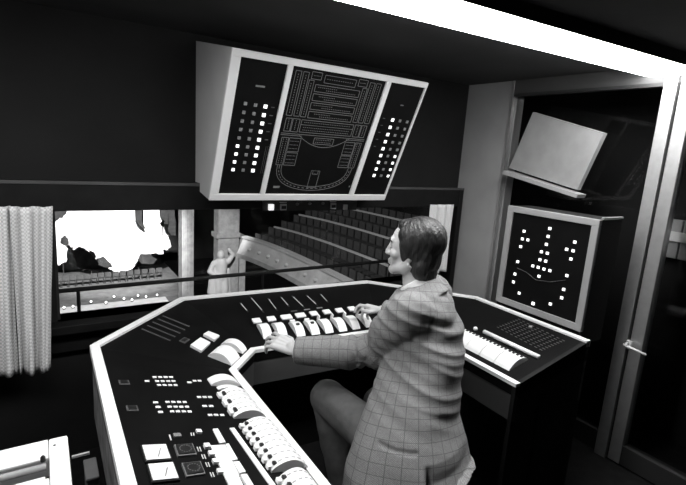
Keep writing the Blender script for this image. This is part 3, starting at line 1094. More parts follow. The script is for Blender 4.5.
# ================================================================== THE MAN
def remesh(bm, name, voxel, m, parent, smooth_it=6, factor=.5):
    """turn overlapping closed shapes into one continuous skin"""
    ob = obj(name, bm, m, None)
    rm = ob.modifiers.new('skin', 'REMESH'); rm.mode = 'VOXEL'; rm.voxel_size = voxel
    if smooth_it:
        s = ob.modifiers.new('smooth', 'SMOOTH'); s.factor = factor; s.iterations = smooth_it
    dg = bpy.context.evaluated_depsgraph_get()
    me = bpy.data.meshes.new_from_object(ob.evaluated_get(dg))
    old = ob.data
    ob.modifiers.clear()
    ob.data = me
    me.name = name
    bpy.data.meshes.remove(old)
    if not me.materials: me.materials.append(m)
    me.polygons.foreach_set('use_smooth', [True] * len(me.polygons))
    if parent is not None:
        ob.parent = parent
        ob.matrix_parent_inverse = parent.matrix_world.inverted()
    return ob


SKIN = mat('skin', 0.52, 0.5, var=0.06, vscale=25, bump=.05, bscale=150)
HAIR = mat('dark_hair', 0.018, 0.42, var=0.5, vscale=60)
# hair strands: stretched noise relief
_nt = HAIR.node_tree
_tc = _nt.nodes.new('ShaderNodeTexCoord'); _mp = _nt.nodes.new('ShaderNodeMapping'); _mp.inputs['Scale'].default_value = (160, 160, 14)
_nz = _nt.nodes.new('ShaderNodeTexNoise'); _nz.inputs['Scale'].default_value = 1.0; _nz.inputs['Detail'].default_value = 4
_bp = _nt.nodes.new('ShaderNodeBump'); _bp.inputs['Strength'].default_value = .8; _bp.inputs['Distance'].default_value = .006
_nt.links.new(_tc.outputs['Object'], _mp.inputs[0]); _nt.links.new(_mp.outputs[0], _nz.inputs['Vector'])
_nt.links.new(_nz.outputs[0], _bp.inputs['Height']); _nt.links.new(_bp.outputs[0], _nt.nodes['Principled BSDF'].inputs['Normal'])
SHIRT = mat('white_shirt', 0.8, 0.7)
TROUSER = mat('dark_grey_trousers', 0.10, 0.9, var=.15, vscale=30, bump=.3, bscale=400)
SHOE = mat('black_shoe', 0.02, 0.3)

V = Vector
HEAD = V((1.262, 1.412, 1.254))
FACE_YAW = math.radians(36)                     # head turned to the left of +Y
HM = Matrix.Translation(HEAD) @ Matrix.Rotation(FACE_YAW, 4, 'Z') @ Matrix.Rotation(math.radians(1), 4, 'X')
NECK = V((1.275, 1.36, 1.07))
LS, RS = V((1.165, 1.285, 1.03)), V((1.44, 1.455, 1.03))
LE, LWR = V((1.15, 1.48, .79)), V((.90, 1.685, .765))
RE, RWR = V((1.56, 1.61, .85)), V((1.468, 1.80, .825))
CHEST = V((1.25, 1.32, .92)); WAIST = V((1.215, 1.245, .70)); PELV = V((1.16, 1.19, .54))
LH, RH = V((1.06, 1.20, .535)), V((1.29, 1.24, .53))
LK, RK = V((1.045, 1.635, .53)), V((1.30, 1.58, .46))
LA, RA = V((1.09, 1.52, .09)), V((1.30, 1.60, .09))

man = thing('person', 'seated man in a grey checked jacket working the centre desk controls', 'person', (1.18, 1.2, 0))
bm = bmesh.new()


def hb(c, r, sc=(1, 1, 1), rot=None):
    M = HM @ Matrix.Translation(V(c)) @ (rot if rot is not None else Matrix()) @ Matrix.Diagonal((*sc, 1))
    sphere(bm, M, r, 20, 14)


def hp_(p): return HM @ V(p)


# head (face towards local +Y): skull, brow, cheeks, jaw, chin, nose, lips, ears
hb((0, -.022, .025), .088, (.86, 1.06, 1.02))
hb((0, .022, .012), .072, (.92, .95, 1.12))
hb((0, .030, .045), .055, (1.05, .95, .95))
hb((0, .030, -.045), .058, (.92, .95, 1.15))
hb((0, .064, -.096), .027, (1.1, .95, .85))
hb((0, .072, .032), .026, (1.9, .7, .7))
hb((.036, .055, -.022), .026); hb((-.036, .055, -.022), .026)
tube(bm, [hp_((0, .086, .014)), hp_((0, .096, -.010)), hp_((0, .103, -.026))], [.008, .009, .0095], 10)
hb((0, .101, -.030), .0105); hb((.009, .093, -.031), .008); hb((-.009, .093, -.031), .008)
hb((0, .086, -.058), .012, (1.8, .75, .55)); hb((0, .084, -.069), .012, (1.6, .75, .6))
for sx_ in (-1, 1):
    hb((sx_ * .077, -.010, -.018), .024, (.35, .75, 1.1))
    hb((sx_ * .076, -.004, -.034), .012, (.5, 1, 1))
    tube(bm, [hp_((sx_ * .022, .058, -.088)), hp_((sx_ * .052, .012, -.072)), hp_((sx_ * .062, -.015, -.045))], [.022, .026, .026], 12)
# neck and trunk core
capsule(bm, hp_((0, -.02, -.05)), NECK + V((0, .005, .0)), .056, .060, 16)
capsule(bm, NECK, CHEST, .07, .11, 16)
capsule(bm, CHEST, WAIST, .11, .10, 16)
capsule(bm, WAIST, PELV, .10, .11, 16)
capsule(bm, LS, RS, .045, .045)
for a, b, c in ((LS, LE, LWR), (RS, RE, RWR)):
    capsule(bm, a, b, .042, .036); capsule(bm, b, c, .036, .026)
for a, b, c in ((LH, LK, LA), (RH, RK, RA)):
    capsule(bm, a, b, .07, .05); capsule(bm, b, c, .05, .035)
    capsule(bm, c, c + V((-.02, .10, -.05)), .03, .025)


def hand(wr, d, n, thumb_side, curls, spread=.0, thumb=None, L=1.0):
    """palm and five fingers. d: wrist->fingers, n: back of hand, thumb_side: +1/-1 along d x n"""
    d = V(d).normalized(); n = V(n); n = (n - d * n.dot(d)).normalized()
    s = d.cross(n) * thumb_side                 # towards the thumb
    capsule(bm, wr - d * .03, wr + d * .01, .029, .028)
    for k in range(4):
        off = (.029 - .0195 * k)
        capsule(bm, wr + s * off * .65, wr + d * .082 * L + s * off - n * .002 * k, .017, .0145, 10)
    lens = ((.042, .026, .021), (.046, .029, .022), (.043, .027, .021), (.034, .021, .018))
    for k in range(4):
        off = (.031 - .0207 * k)
        p = wr + d * (.085 - .004 * abs(k - 1)) * L + s * off
        ang = 0.0
        dd = (d + s * spread * (1.5 - k)).normalized()
        for j in range(3):
            ang += curls[k][j]
            v = dd * math.cos(ang) - n * math.sin(ang)
            q = p + v * lens[k][j] * L
            capsule(bm, p, q, .0096 - .0006 * j, .0088 - .0006 * j, 10)
            p = q
    # thumb from the side of the palm near its base
    p = wr + d * .022 + s * .022 - n * .006
    t = thumb or ((.7, .75, -.25), (.9, .35, -.35), (.95, .1, -.35))
    for j, (td, ts, tn) in enumerate(t):
        v = (d * td + s * ts + n * tn).normalized()
        q = p + v * (.042, .032, .026)[j]
        capsule(bm, p, q, (.014, .011, .0098)[j], (.0115, .0098, .0085)[j], 10)
        p = q


# left hand lies on the faders, fingers gently curled; right hand pinches a key
hand(LWR + V((-.010, .008, .004)), (-.50, .84, .16), (-.30, -.35, 1), 1, ((.25, .6, .4), (.3, .65, .4), (.4, .7, .4), (.45, .75, .45)), .14, None, 1.1)
hand(RWR + V((-.002, .010, .0)), (-.36, .93, -.02), (.45, .1, 1), -1, ((.10, .75, .65), (.35, .8, .7), (.55, .9, .7), (.7, .9, .7)), .03,
     ((.75, .35, -.45), (.98, .0, -.1), (.95, -.15, .1)), 1.05)
body = remesh(bm, 'body', .0042, SKIN, man, 4, .45)

# eyes
for sx_ in (-1, 1):
    bm = bmesh.new()
    bmesh.ops.create_uvsphere(bm, u_segments=14, v_segments=10, radius=.0125, matrix=HM @ Matrix.Translation((sx_ * .031, .076, .008)))
    obj('eye', bm, mat('eye_white', .6, .2), body, True)
    bm = bmesh.new()
    bmesh.ops.create_uvsphere(bm, u_segments=10, v_segments=8, radius=.006, matrix=HM @ Matrix.Translation((sx_ * .031, .0855, .008)) @ Matrix.Diagonal((1, .4, 1, 1)))
    obj('iris', bm, KNOB, body, True)
    bm = bmesh.new()
    tube(bm, [hp_((sx_ * .014, .091, .027)), hp_((sx_ * .032, .088, .032)), hp_((sx_ * .052, .074, .027))], [.003, .0045, .002], 8)
    obj('eyebrow', bm, HAIR, body, True)

# hair: full head of hair over the ears and down to the collar
bm = bmesh.new()
hb((0, -.037, .043), .098, (.94, 1.05, .98))
hb((0, -.046, -.015), .087, (1.0, .92, 1.20))
hb((0, -.065, -.085), .064, (1.12, .74, 1.05))
hb((0, -.062, -.125), .045, (1.25, .7, .8))
hb((0, .012, .092), .055, (1.15, 1.0, .55))
for sx_ in (-1, 1):
    hb((sx_ * .062, -.012, .020), .046, (.62, 1.15, 1.35))
    hb((sx_ * .070, .012, -.008), .022, (.55, 1.0, 1.7))
    hb((sx_ * .060, -.055, -.060), .040, (.8, .9, 1.35))
    hb((sx_ * .058, .018, .060), .032, (.75, 1.0, 1.1))
    hb((sx_ * .074, -.012, -.006), .030, (.5, 1.05, 1.0))
hair = remesh(bm, 'hair', .005, HAIR, man, 5, .5)
me = hair.data
from mathutils import noise as mnoise
HMi = HM.inverted()
for v_ in me.vertices:
    q = HMi @ v_.co
    a = math.atan2(q.x, q.y)
    amp = .0008 * math.sin(a * 26 + 3 * math.sin(q.z * 40)) + .005 * mnoise.noise(V((a * 3, q.z * 14, 2)))
    v_.co += (v_.co - HEAD).normalized() * amp

# shirt collar
bm = bmesh.new()
ax = (hp_((0, -.02, -.05)) - NECK).normalized()
cf = HM.to_3x3() @ V((0, 1, 0))
ac = (ax + cf * .5).normalized()
cc = NECK + ax * .045 + cf * .004
tube(bm, [cc - ac * .03, cc + ac * .016], [.076, .070], 24)
collar = remesh(bm, 'shirt_collar', .005, SHIRT, man, 2)


# ---- trousers
bm = bmesh.new()
capsule(bm, PELV, WAIST, .145, .13, 18)
for a, b, c in ((LH, LK, LA), (RH, RK, RA)):
    capsule(bm, a, b, .095, .078, 18)
    capsule(bm, b, c + V((0, 0, .03)), .076, .062, 16)
    ball(bm, b, .082)
trs = remesh(bm, 'trousers', .008, TROUSER, man, 6)
_nr = [v_.normal.copy() for v_ in trs.data.vertices]
for v_ in trs.data.vertices:
    p = v_.co
    v_.co += _nr[v_.index] * (.006 * mnoise.noise(V((p.x * 14, p.y * 9, p.z * 16))))
for c in (LA, RA):
    bm = bmesh.new()
    capsule(bm, V((c.x, c.y - .03, .05)), V((c.x - .02, c.y + .15, .04)), .045, .036)
    ball(bm, (c.x, c.y - .02, .07), .05)
    sh = remesh(bm, 'shoe', .006, SHOE, man, 3)
    for v_ in sh.data.vertices: v_.co.z = max(v_.co.z, .002)

# ---- jacket
def jacket_mat():
    m = bpy.data.materials.new('checked_jacket')
    m.use_nodes = True
    nt = m.node_tree
    b = nt.nodes['Principled BSDF']
    b.inputs['Roughness'].default_value = .95
    b.inputs['Specular IOR Level'].default_value = .15
    uv = nt.nodes.new('ShaderNodeTexCoord')
    sep = nt.nodes.new('ShaderNodeSeparateXYZ')
    nt.links.new(uv.outputs['UV'], sep.inputs[0])

    def math_(op, a, b_=None, c=None):
        n = nt.nodes.new('ShaderNodeMath'); n.operation = op
        for i, x in enumerate((a, b_, c)):
            if x is None: continue
            if isinstance(x, (int, float)): n.inputs[i].default_value = x
            else: nt.links.new(x, n.inputs[i])
        return n.outputs[0]

    def stripes(src, period, width):
        return math_('LESS_THAN', math_('FRACT', math_('DIVIDE', src, period)), width)

    lines = math_('MAXIMUM', stripes(sep.outputs[0], .044, .06), stripes(sep.outputs[1], .038, .065))
    ck = nt.nodes.new('ShaderNodeTexChecker'); ck.inputs['Scale'].default_value = 330
    ck.inputs['Color1'].default_value = (.29, .29, .29, 1); ck.inputs['Color2'].default_value = (.18, .18, .18, 1)
    nt.links.new(uv.outputs['UV'], ck.inputs[0])
    nz = nt.nodes.new('ShaderNodeTexNoise'); nz.inputs['Scale'].default_value = 220; nz.inputs['Detail'].default_value = 4
    nt.links.new(uv.outputs['Object'], nz.inputs['Vector'])
    mx0 = nt.nodes.new('ShaderNodeMixRGB'); mx0.blend_type = 'MULTIPLY'; mx0.inputs[0].default_value = .5
    nt.links.new(ck.outputs[0], mx0.inputs[1])
    cr = nt.nodes.new('ShaderNodeMapRange'); cr.inputs[1].default_value = .3; cr.inputs[2].default_value = .7; cr.inputs[3].default_value = .6; cr.inputs[4].default_value = 1.3
    nt.links.new(nz.outputs[0], cr.inputs[0]); nt.links.new(cr.outputs[0], mx0.inputs[2])
    mx = nt.nodes.new('ShaderNodeMixRGB')
    nt.links.new(math_('MULTIPLY', lines, .5), mx.inputs[0])
    nt.links.new(mx0.outputs[0], mx.inputs[1]); mx.inputs[2].default_value = (.045, .045, .045, 1)
    nt.links.new(mx.outputs[0], b.inputs['Base Color'])
    bp = nt.nodes.new('ShaderNodeBump'); bp.inputs['Strength'].default_value = .25; bp.inputs['Distance'].default_value = .002
    nt.links.new(nz.outputs[0], bp.inputs['Height']); nt.links.new(bp.outputs[0], b.inputs['Normal'])
    return m


JACK = jacket_mat()
TF = V((-.36, .93, 0)).normalized()            # way the trunk faces
TL_ = V((-TF.y, TF.x, 0))                      # towards his left
bm = bmesh.new()
#  rings of the trunk: centre, half width (left-right), half depth, extra to the back
rings = [(V((1.10, 1.16, .385)), .237, .20), (V((1.115, 1.175, .47)), .237, .20), (V((1.15, 1.20, .56)), .226, .19),
         (V((1.19, 1.235, .66)), .206, .165), (V((1.232, 1.262, .76)), .18, .155), (V((1.28, 1.295, .87)), .165, .15),
         (V((1.292, 1.322, .96)), .165, .145), (V((1.288, 1.348, 1.02)), .155, .122), (V((1.272, 1.365, 1.065)), .135, .092), (V((1.275, 1.37, 1.085)), .085, .080)]
NS = 40
vr = []
for c, a, b in rings:
    row = []
    for k in range(NS):
        t = 2 * math.pi * k / NS
        e = .85
        x = math.copysign(abs(math.cos(t)) ** e, math.cos(t)) * a
        y = math.copysign(abs(math.sin(t)) ** e, math.sin(t)) * b
        row.append(bm.verts.new(c + TL_ * x + TF * y))
    vr.append(row)
for i in range(len(vr) - 1):
    for k in range(NS):
        bm.faces.new((vr[i][k], vr[i][(k + 1) % NS], vr[i + 1][(k + 1) % NS], vr[i + 1][k]))
bm.faces.new(vr[0][::-1]); bm.faces.new(vr[-1])
for a, b, c in ((LS, LE, LWR), (RS, RE, RWR)):
    ball(bm, a, .088)
    capsule(bm, a, a.lerp(b, .5), .090, .088, 18)
    capsule(bm, a.lerp(b, .5), b, .088, .080, 18)
    d = (c - b).normalized()
    capsule(bm, b, b.lerp(c, .55), .080, .068, 18)
    tube(bm, [b.lerp(c, .5), c + d * .005], [.068, .060], 18)
    # shoulder line up to the collar
    capsule(bm, a + V((0, 0, .015)), NECK + V((0, 0, -.01)), .064, .066, 14)
# collar roll, higher at the nape
tube(bm, [NECK - ac * .03 - cf * .01, NECK + ac * .040 - cf * .012], [.112, .082], 24)
ball(bm, (1.318, 1.325, .985), .108, (1, 1, 1)); ball(bm, (1.27, 1.30, 1.0), .11, (1, 1, 1)); capsule(bm, NECK + V((.02, -.02, -.02)), (1.36, 1.36, 1.0), .085, .10)
jk = remesh(bm, 'jacket', .0065, JACK, man, 7, .5)
# sleeves' cuff openings, back flap and folds
me = jk.data
segs = [(V((1.165, 1.165, .38)), V((1.277, 1.37, 1.1)), .19, 'T'), (LS, LE, .078, 'A'), (LE, LWR, .062, 'A'), (RS, RE, .078, 'A'), (RE, RWR, .062, 'A')]


def nearest(p):
    best = None
    ds = []
    for i, (a, b, r, k) in enumerate(segs):
        d = b - a
        t = max(0, min(1, (p - a).dot(d) / d.length_squared))
        dist = (p - (a + d * t)).length / r
        if i == 0: dist *= .92
        ds.append(dist)
        if best is None or dist < best[0]: best = (dist, i, t)
    return best[1], best[2], ds[0] - min(ds[1], ds[2])


frames = []
for a, b, r, k in segs:
    d = (b - a).normalized()
    x = (TL_ - d * TL_.dot(d)).normalized() if k == 'T' else (V((0, 0, 1)) - d * d.z).normalized()
    frames.append((a, d, x, d.cross(x), r))
cos_ = [v_.co.copy() for v_ in me.vertices]
nor_ = [v_.normal.copy() for v_ in me.vertices]
arm_pit = LS + V((.01, -.02, -.12))
CR = V((.837, -.548, 0))                       # across his left side, front to back
for i, p in enumerate(cos_):
    k, t, gap_ = nearest(p)
    h = .004 * mnoise.noise(V((p.x * 9, p.y * 9, p.z * 9)))
    a, d, x, y, r = frames[k]
    ang = math.atan2((p - a).dot(y), (p - a).dot(x))
    al = (p - a).dot(d)
    if k in (1, 3):        # creases winding round the upper arm, stronger at the elbow
        w_ = al * 46 + ang * 1.8
        h += .020 * (.35 + .9 * t) * (.5 - abs(mnoise.noise(V((w_ * .42, ang * .5, 3.1 + al * 3))))* 1.6)
    elif k in (2, 4):
        w_ = al * 40 - ang * 1.5
        h += .013 * (1.15 - t) * (.5 - abs(mnoise.noise(V((w_ * .42, ang * .5, 7.7)))) * 1.6)
    else:
        lat = (p - a).dot(TL_); back = -(p - a).dot(TF)
        # pull folds running from the armpit across the back
        rr = p - arm_pit
        fall = math.exp(-(rr.length / .26) ** 2)
        lc = rr.dot(CR)
        h += .017 * fall * (.45 - abs(mnoise.noise(V((lc * 2.2, 1.7, (p.z + lc * .38) * 19)))) * 1.5)
        # creases over the seat at the back of the waist
        wz = math.exp(-((p.z - .70) / .08) ** 2)
        h += .006 * wz * max(0, min(1, lc / .12)) * (.45 - abs(mnoise.noise(V((lc * 2.5, 4.2, (p.z + lc * .5) * 16)))) * 1.5)
        # long soft drapes of the skirt
        lo = max(0, min(1, (.62 - p.z) / .15))
        h += .012 * lo * mnoise.noise(V((ang * 2.6, p.z * 1.5, 9.3)))
        # side vent with the darker tail behind it
        cam_side = max(0, min(1, nor_[i].dot(V((-.66, -.75, 0))) * 2))
        lv_ = (p - V((1.15, 1.2, 0))).dot(CR)
        vent = max(0, min(1, (.585 - p.z) / .05)) * cam_side
        h -= vent * (.03 * math.exp(-((lv_ - .03) / .010) ** 2) + .022 * (1 / (1 + math.exp(-(lv_ - .035) / .006))))
        # pocket flap line
        if abs(p.z - .615) < .006 and -.13 < lv_ < .0: h -= .006 * cam_side
        # tail spreads out behind, hem higher at the back
        out = max(0, min(1, (back - .06) / .1)) * max(0, min(1, (.64 - p.z) / .16))
        me.vertices[i].co += (-TF * .05 + TL_ * -.01) * out
        hem = .40 + .11 * max(0, min(1, (lv_ - .02) / .12)) - .05 * max(0, (lv_ - .14))
        if p.z < hem: me.vertices[i].co.z = hem + (p.z - hem) * .05
    # seam between the sleeve and the side of the trunk, deep under the arm
    if k in (0, 1, 2): h -= .021 * math.exp(-(gap_ / .14) ** 2) * max(0.0, min(1.0, (1.075 - p.z) / .10))
    me.vertices[i].co += nor_[i] * h
_sm = jk.modifiers.new('smooth', 'SMOOTH'); _sm.factor = .5; _sm.iterations = 2
uvl = me.uv_layers.new(name='UVMap')
for poly in me.polygons:
    c = poly.center
    k, t, gap_ = nearest(c)
    a, d, x, y, r = frames[k]
    a0 = math.atan2((c - a).dot(y), (c - a).dot(x))
    for li in poly.loop_indices:
        p = me.vertices[me.loops[li].vertex_index].co
        an = math.atan2((p - a).dot(y), (p - a).dot(x))
        while an - a0 > math.pi: an -= 2 * math.pi
        while an - a0 < -math.pi: an += 2 * math.pi
        uvl.data[li].uv = (an * r + 5 + k * .7, (p - a).dot(d) + 5)
# cuff buttons and shirt cuffs
dL = (LWR - LE).normalized()
for k in range(2):
    pp = LWR - dL * (.025 + .022 * k) + V((-.035, -.033, -.02)) * 1.0
    bm = bmesh.new(); ball(bm, pp, .008, u=10, v=8); obj('cuff_button', bm, KNOB, jk, True)
for b, c in ((LE, LWR), (RE, RWR)):
    d = (c - b).normalized()
    bm = bmesh.new(); tube(bm, [c - d * .03, c + d * .012], [.040, .038], 20); obj('shirt_cuff', bm, SHIRT, man, True)
# flap pocket on the hip, following the trunk

# ================================================================== THE AUDITORIUM beyond the window
HALLDARK = mat('dark_auditorium', 0.03, .9, var=.3, vscale=.6)
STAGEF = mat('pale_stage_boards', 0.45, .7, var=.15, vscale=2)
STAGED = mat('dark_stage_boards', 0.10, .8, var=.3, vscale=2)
PLASTER = mat('pale_plaster', 0.42, .8, var=.2, vscale=3, bump=.3, bscale=15)
SETW = mat('white_scenery_canvas', 0.85, .9, var=.05, vscale=2)
SETD = mat('dark_scenery_canvas', 0.03, .9, var=.4, vscale=3)
SEATM = mat('dark_seat_plush', 0.05, .9, var=.3, vscale=5)
TIER = mat('balcony_carpet', 0.06, .9, var=.4, vscale=4)
BRASS = mat('pale_rail_metal', 0.5, .5, metal=.3)

HK = 1.75                       # hall depths: stage front at about 34 m, stage floor some 10 m below the booth


def HY(y): return y * HK
def HZ(z): return 1.63 + (z - 1.63) * HK


struct(boxobj('floor_auditorium', (-26, WY + .4, HZ(-6.2)), (26, HY(19.4), HZ(-6.0)), HALLDARK))
struct(boxobj('wall_auditorium', (-26, HY(31), HZ(-6.2)), (26, HY(31.2), 9), HALLDARK))
struct(boxobj('ceiling_auditorium', (-26, WY + .4, 9), (26, HY(31.2), 9.2), HALLDARK))
struct(boxobj('wall_hall_right', (25.8, 3.2, HZ(-6.2)), (26, HY(31), 9), HALLDARK))
struct(boxobj('wall_hall_left', (-26, 3.2, HZ(-6.2)), (-25.8, HY(31), 9), HALLDARK))
sg = thing('stage', 'stage with a pale front edge seen through the window', 'stage', (2, HY(21), HZ(-6)))
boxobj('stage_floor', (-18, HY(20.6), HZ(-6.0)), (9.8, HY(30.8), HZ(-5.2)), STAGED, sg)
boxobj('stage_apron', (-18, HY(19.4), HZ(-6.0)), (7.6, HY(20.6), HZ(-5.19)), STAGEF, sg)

# rail right outside the window
rz = float(on_y(100, 288, 3.0)[2])
rg = thing('guard_rail', 'dark horizontal guard rail outside the window', 'rail', (1.2, 3.0, rz - .5))
bm = bmesh.new(); tube(bm, [(-1.4, 3.0, rz), (3.6, 3.0, rz + .01)], .013, 10); obj('top_rail', bm, DARKMETAL, rg)
for x in (-1.0, .15, 1.3, 2.45, 3.5):
    bm = bmesh.new(); tube(bm, [(x, 3.0, rz - .5), (x, 3.0, rz)], .010, 8); obj('post', bm, DARKMETAL, rg)
struct(boxobj('ledge_outside', (-1.6, WY + .12, rz - .56), (3.9, 3.1, rz - .5), HALLDARK))

# lit scenery: cut-out cloud canvases on the stage
def flat(name, label, cat, pxs, Y, m, thick=.08, group=None, zbase=HZ(-5.2), brace=True):
    Y = HY(Y)
    P = [on_y(x, y, Y) for x, y in pxs]
    P = [(p[0], p[1], max(float(p[2]), zbase + .004)) for p in P]
    bm = bmesh.new()
    prism(bm, [(p[0], Y, p[2]) for p in P], [(p[0], Y + thick, p[2]) for p in P])
    bmesh.ops.triangulate(bm, faces=[f for f in bm.faces if len(f.verts) > 4])
    zc = min(p[2] for p in P)
    t = thing(name, label, cat, (float(np.mean([p[0] for p in P])), Y, zbase), 0, group)
    obj('canvas', bm, m, t)
    xs = [float(p[0]) for p in P]
    for xx in () if not brace else (min(xs) * .7 + max(xs) * .3, min(xs) * .3 + max(xs) * .7):
        boxobj('brace', (xx - .03, Y + thick, zbase + .004), (xx + .03, Y + thick + .06, zc + .4), SETD, t)
    return t


def jag(pts, amp, n, seed):
    rnd = random.Random(seed)
    out = []
    for i, p in enumerate(pts):
        q = pts[(i + 1) % len(pts)]
        for k in range(n):
            t = k / n
            out.append((p[0] + (q[0] - p[0]) * t + (rnd.uniform(-amp, amp) if k else 0), p[1] + (q[1] - p[1]) * t + (rnd.uniform(-amp, amp) if k else 0)))
    return out


flat('scenery_cloud', 'large glaring white scenery cut-out on the stage', 'scenery',
     jag([(50, 195), (120, 195), (160, 195), (163, 215), (161, 226), (168, 235), (170, 248), (158, 254), (150, 256), (138, 261), (133, 268),
          (121, 272), (117, 274), (112, 270), (100, 265), (96, 258), (92, 252), (86, 250), (80, 248), (72, 248), (67, 243), (60, 244), (52, 240)], 2.1, 6, 3), 23.9, SETW)
flat('scenery_cloud', 'small white scenery cut-out next to the left curtain', 'scenery',
     jag([(50, 238), (60, 243), (68, 249), (66, 262), (57, 265), (50, 266)], 1.2, 4, 4), 23.7, SETW)
flat('scenery_bush', 'small dark bush-shaped cut-out against the white scenery', 'scenery',
     jag([(137, 260), (141, 254), (150, 254), (157, 259), (153, 264), (142, 264)], .8, 3, 6), 23.5, SETD, brace=False)
flat('scenery_branch', 'dark hanging branch cut-out between bright scenery clouds', 'scenery',
     jag([(135, 195), (143, 195), (142, 222), (146, 229), (140, 226), (136, 219)], .8, 3, 8), 23.55, SETD, brace=False)

for lab_, pts_, sd in (('dark leafy cut-out at the top left of the bright stage', [(50, 200), (70, 200), (66, 214), (60, 217), (55, 223), (50, 224)], 11),
                       ('dark leafy cut-out at the right edge of the bright stage', [(160, 205), (175, 205), (176, 236), (170, 233), (167, 224), (161, 219)], 12),
                       ('small dark leaf spot low in the bright stage scenery', [(61, 238), (66, 236), (69, 243), (66, 248), (61, 245)], 13),
                       ('dark ragged cut-out below the bright stage scenery', [(97, 258), (104, 257), (109, 262), (112, 267), (104, 267), (98, 265)], 14)):
    flat('scenery_foliage', lab_, 'scenery', jag(pts_, 1.3, 4, sd), 23.8, SETD, brace=False)
bcl = boxobj('backcloth', (-12, HY(26.2), HZ(-5.2) + .005), (9.2, HY(26.2) + .06, 8), mat('grey_backcloth', .05, .9, var=.6, vscale=.8))
tag(bcl, 'grey painted backcloth behind the white stage scenery', 'backcloth')

# orchestra chairs and lamps on the stage
def orch_chair(label):
    t = thing('stage_chair', label, 'chair', (0, 0, 0), 0, 'chairs in a row on the stage')
    boxobj('seat', (-.23, -.22, .42), (.23, .22, .47), SEATM, t)
    boxobj('backrest', (-.23, -.25, .55), (.23, -.20, .95), SEATM, t)
    for x in (-.2, .2):
        boxobj('leg', (x - .02, .18, 0), (x + .02, .21, .42), DARKMETAL, t)
        boxobj('leg', (x - .02, -.24, 0), (x + .02, -.21, .55), DARKMETAL, t)
    return t


ch = orch_chair('dark chair in the stage row, first from the left')
first = True
for i in range(15):
    x = .6 + i * .36 * 1.0
    P = on_z(58 + i * 7.2, 287.5 - i * .70, HZ(-5.2))
    loc = (float(P[0]), float(P[1]), HZ(-5.2) + .003)
    if first:
        ch.location = loc; first = False
    else:
        dup(ch, loc, random.uniform(-.08, .08), 'dark chair in the stage row, %s from the left' % ('second third fourth fifth sixth seventh eighth ninth tenth eleventh twelfth thirteenth fourteenth fifteenth'.split()[i - 1]))
ORD = ['first', 'second', 'third', 'fourth', 'fifth', 'sixth', 'seventh', 'eighth', 'ninth', 'tenth', 'eleventh', 'twelfth', 'thirteenth',
       'fourteenth', 'fifteenth', 'sixteenth', 'seventeenth', 'eighteenth', 'nineteenth', 'twentieth', 'twenty-first', 'twenty-second', 'twenty-third', 'twenty-fourth', 'twenty-fifth', 'twenty-sixth']
ml = thing('footlight', 'first small lit lamp from the left along the stage front', 'lamp', (0, 0, 0), 0, 'small lamps along the stage front')
boxobj('base', (-.08, -.06, 0), (.08, .08, .08), DARKMETAL, ml)
bm = bmesh.new(); ball(bm, (0, 0, .14), .065, u=10, v=8); obj('bulb', bm, mat('footlight_bulb', .9, .4, emit=6), ml)
for i, (x, y) in enumerate(((64, 307), (73, 306), (91, 301), (106, 302), (114, 296), (124, 298), (132, 299.5), (138, 295), (146, 296), (157, 294.5))):
    P = on_z(x, y, HZ(-5.1))
    zz = .003 + HZ(-5.19) if P[1] < HY(20.6) else HZ(-5.2) + .003
    loc = (float(P[0]), max(HY(19.5), float(P[1])), zz)
    if i == 0: ml.location = loc
    else: dup(ml, loc, 0, '%s small lit lamp from the left along the stage front' % ORD[i])

# proscenium: plain shaft, and a pilaster carrying a carved figure
def px_at(x, Y): return float(on_y(x, 255, Y)[0])
CY_ = HY(18)
ZB = HZ(-6)
pr1 = thing('proscenium_column', 'plain grey proscenium column next to the bright stage', 'column', (px_at(188, CY_), CY_, ZB))
boxobj('shaft', (px_at(182, CY_), CY_, ZB), (px_at(194, CY_), CY_ + 1, 6), PLASTER, pr1, .06)
for k in range(3):
    x = px_at(183.3 + 3.8 * k, CY_)
    boxobj('flute', (x, CY_ - .06, ZB + .5), (x + .13, CY_ + .01, 5.5), PLASTER, pr1)
pr2 = thing('proscenium_pilaster', 'pale pilaster behind the carved standing figure', 'column', (px_at(228, CY_ + .7), CY_ + .7, ZB))
boxobj('shaft', (px_at(218, CY_ + .7), CY_ + .7, ZB), (px_at(239, CY_ + .7), CY_ + 1.8, 6), PLASTER, pr2, .08)
boxobj('side_shaft', (px_at(239.5, CY_ + 1), CY_ + 1, ZB), (px_at(246, CY_ + 1), CY_ + 2, HZ(-2.2)), PLASTER, pr2, .06)
boxobj('capital', (px_at(216, CY_ + .6), CY_ + .55, float(on_y(225, 240, CY_)[2])), (px_at(240, CY_ + .6), CY_ + 1.8, float(on_y(225, 235, CY_)[2])), PLASTER, pr2, .05)
fz0 = float(on_y(221, 300, CY_)[2]); fz1 = float(on_y(221, 250, CY_)[2])
fg = thing('carved_figure', 'white carved figure standing on the proscenium pilaster', 'sculpture', (px_at(221, CY_), CY_, fz0 - .4))
bm = bmesh.new()
g = (fz1 - fz0) / 2.0                                    # figure drawn two units tall
FO = Vector((px_at(221, CY_), CY_, fz0))
def gp_(x, y, z): return FO + Vector((x, y, z)) * g
def gc(a, b, ra, rb): capsule(bm, gp_(*a), gp_(*b), ra * g, rb * g, 12)
gc((-.13, 0, .02), (-.09, -.06, .48), .13, .15); gc((-.09, -.06, .48), (-.08, 0, .95), .15, .20)
gc((.16, -.05, .02), (.13, -.10, .50), .13, .15); gc((.13, -.10, .50), (.08, 0, .95), .15, .20)
gc((0, 0, .95), (.02, -.02, 1.25), .24, .20); gc((.02, -.02, 1.25), (.0, .0, 1.48), .22, .24)
gc((-.2, 0, 1.5), (.22, 0, 1.52), .13, .13); gc((.02, 0, 1.55), (-.02, -.04, 1.72), .09, .08)
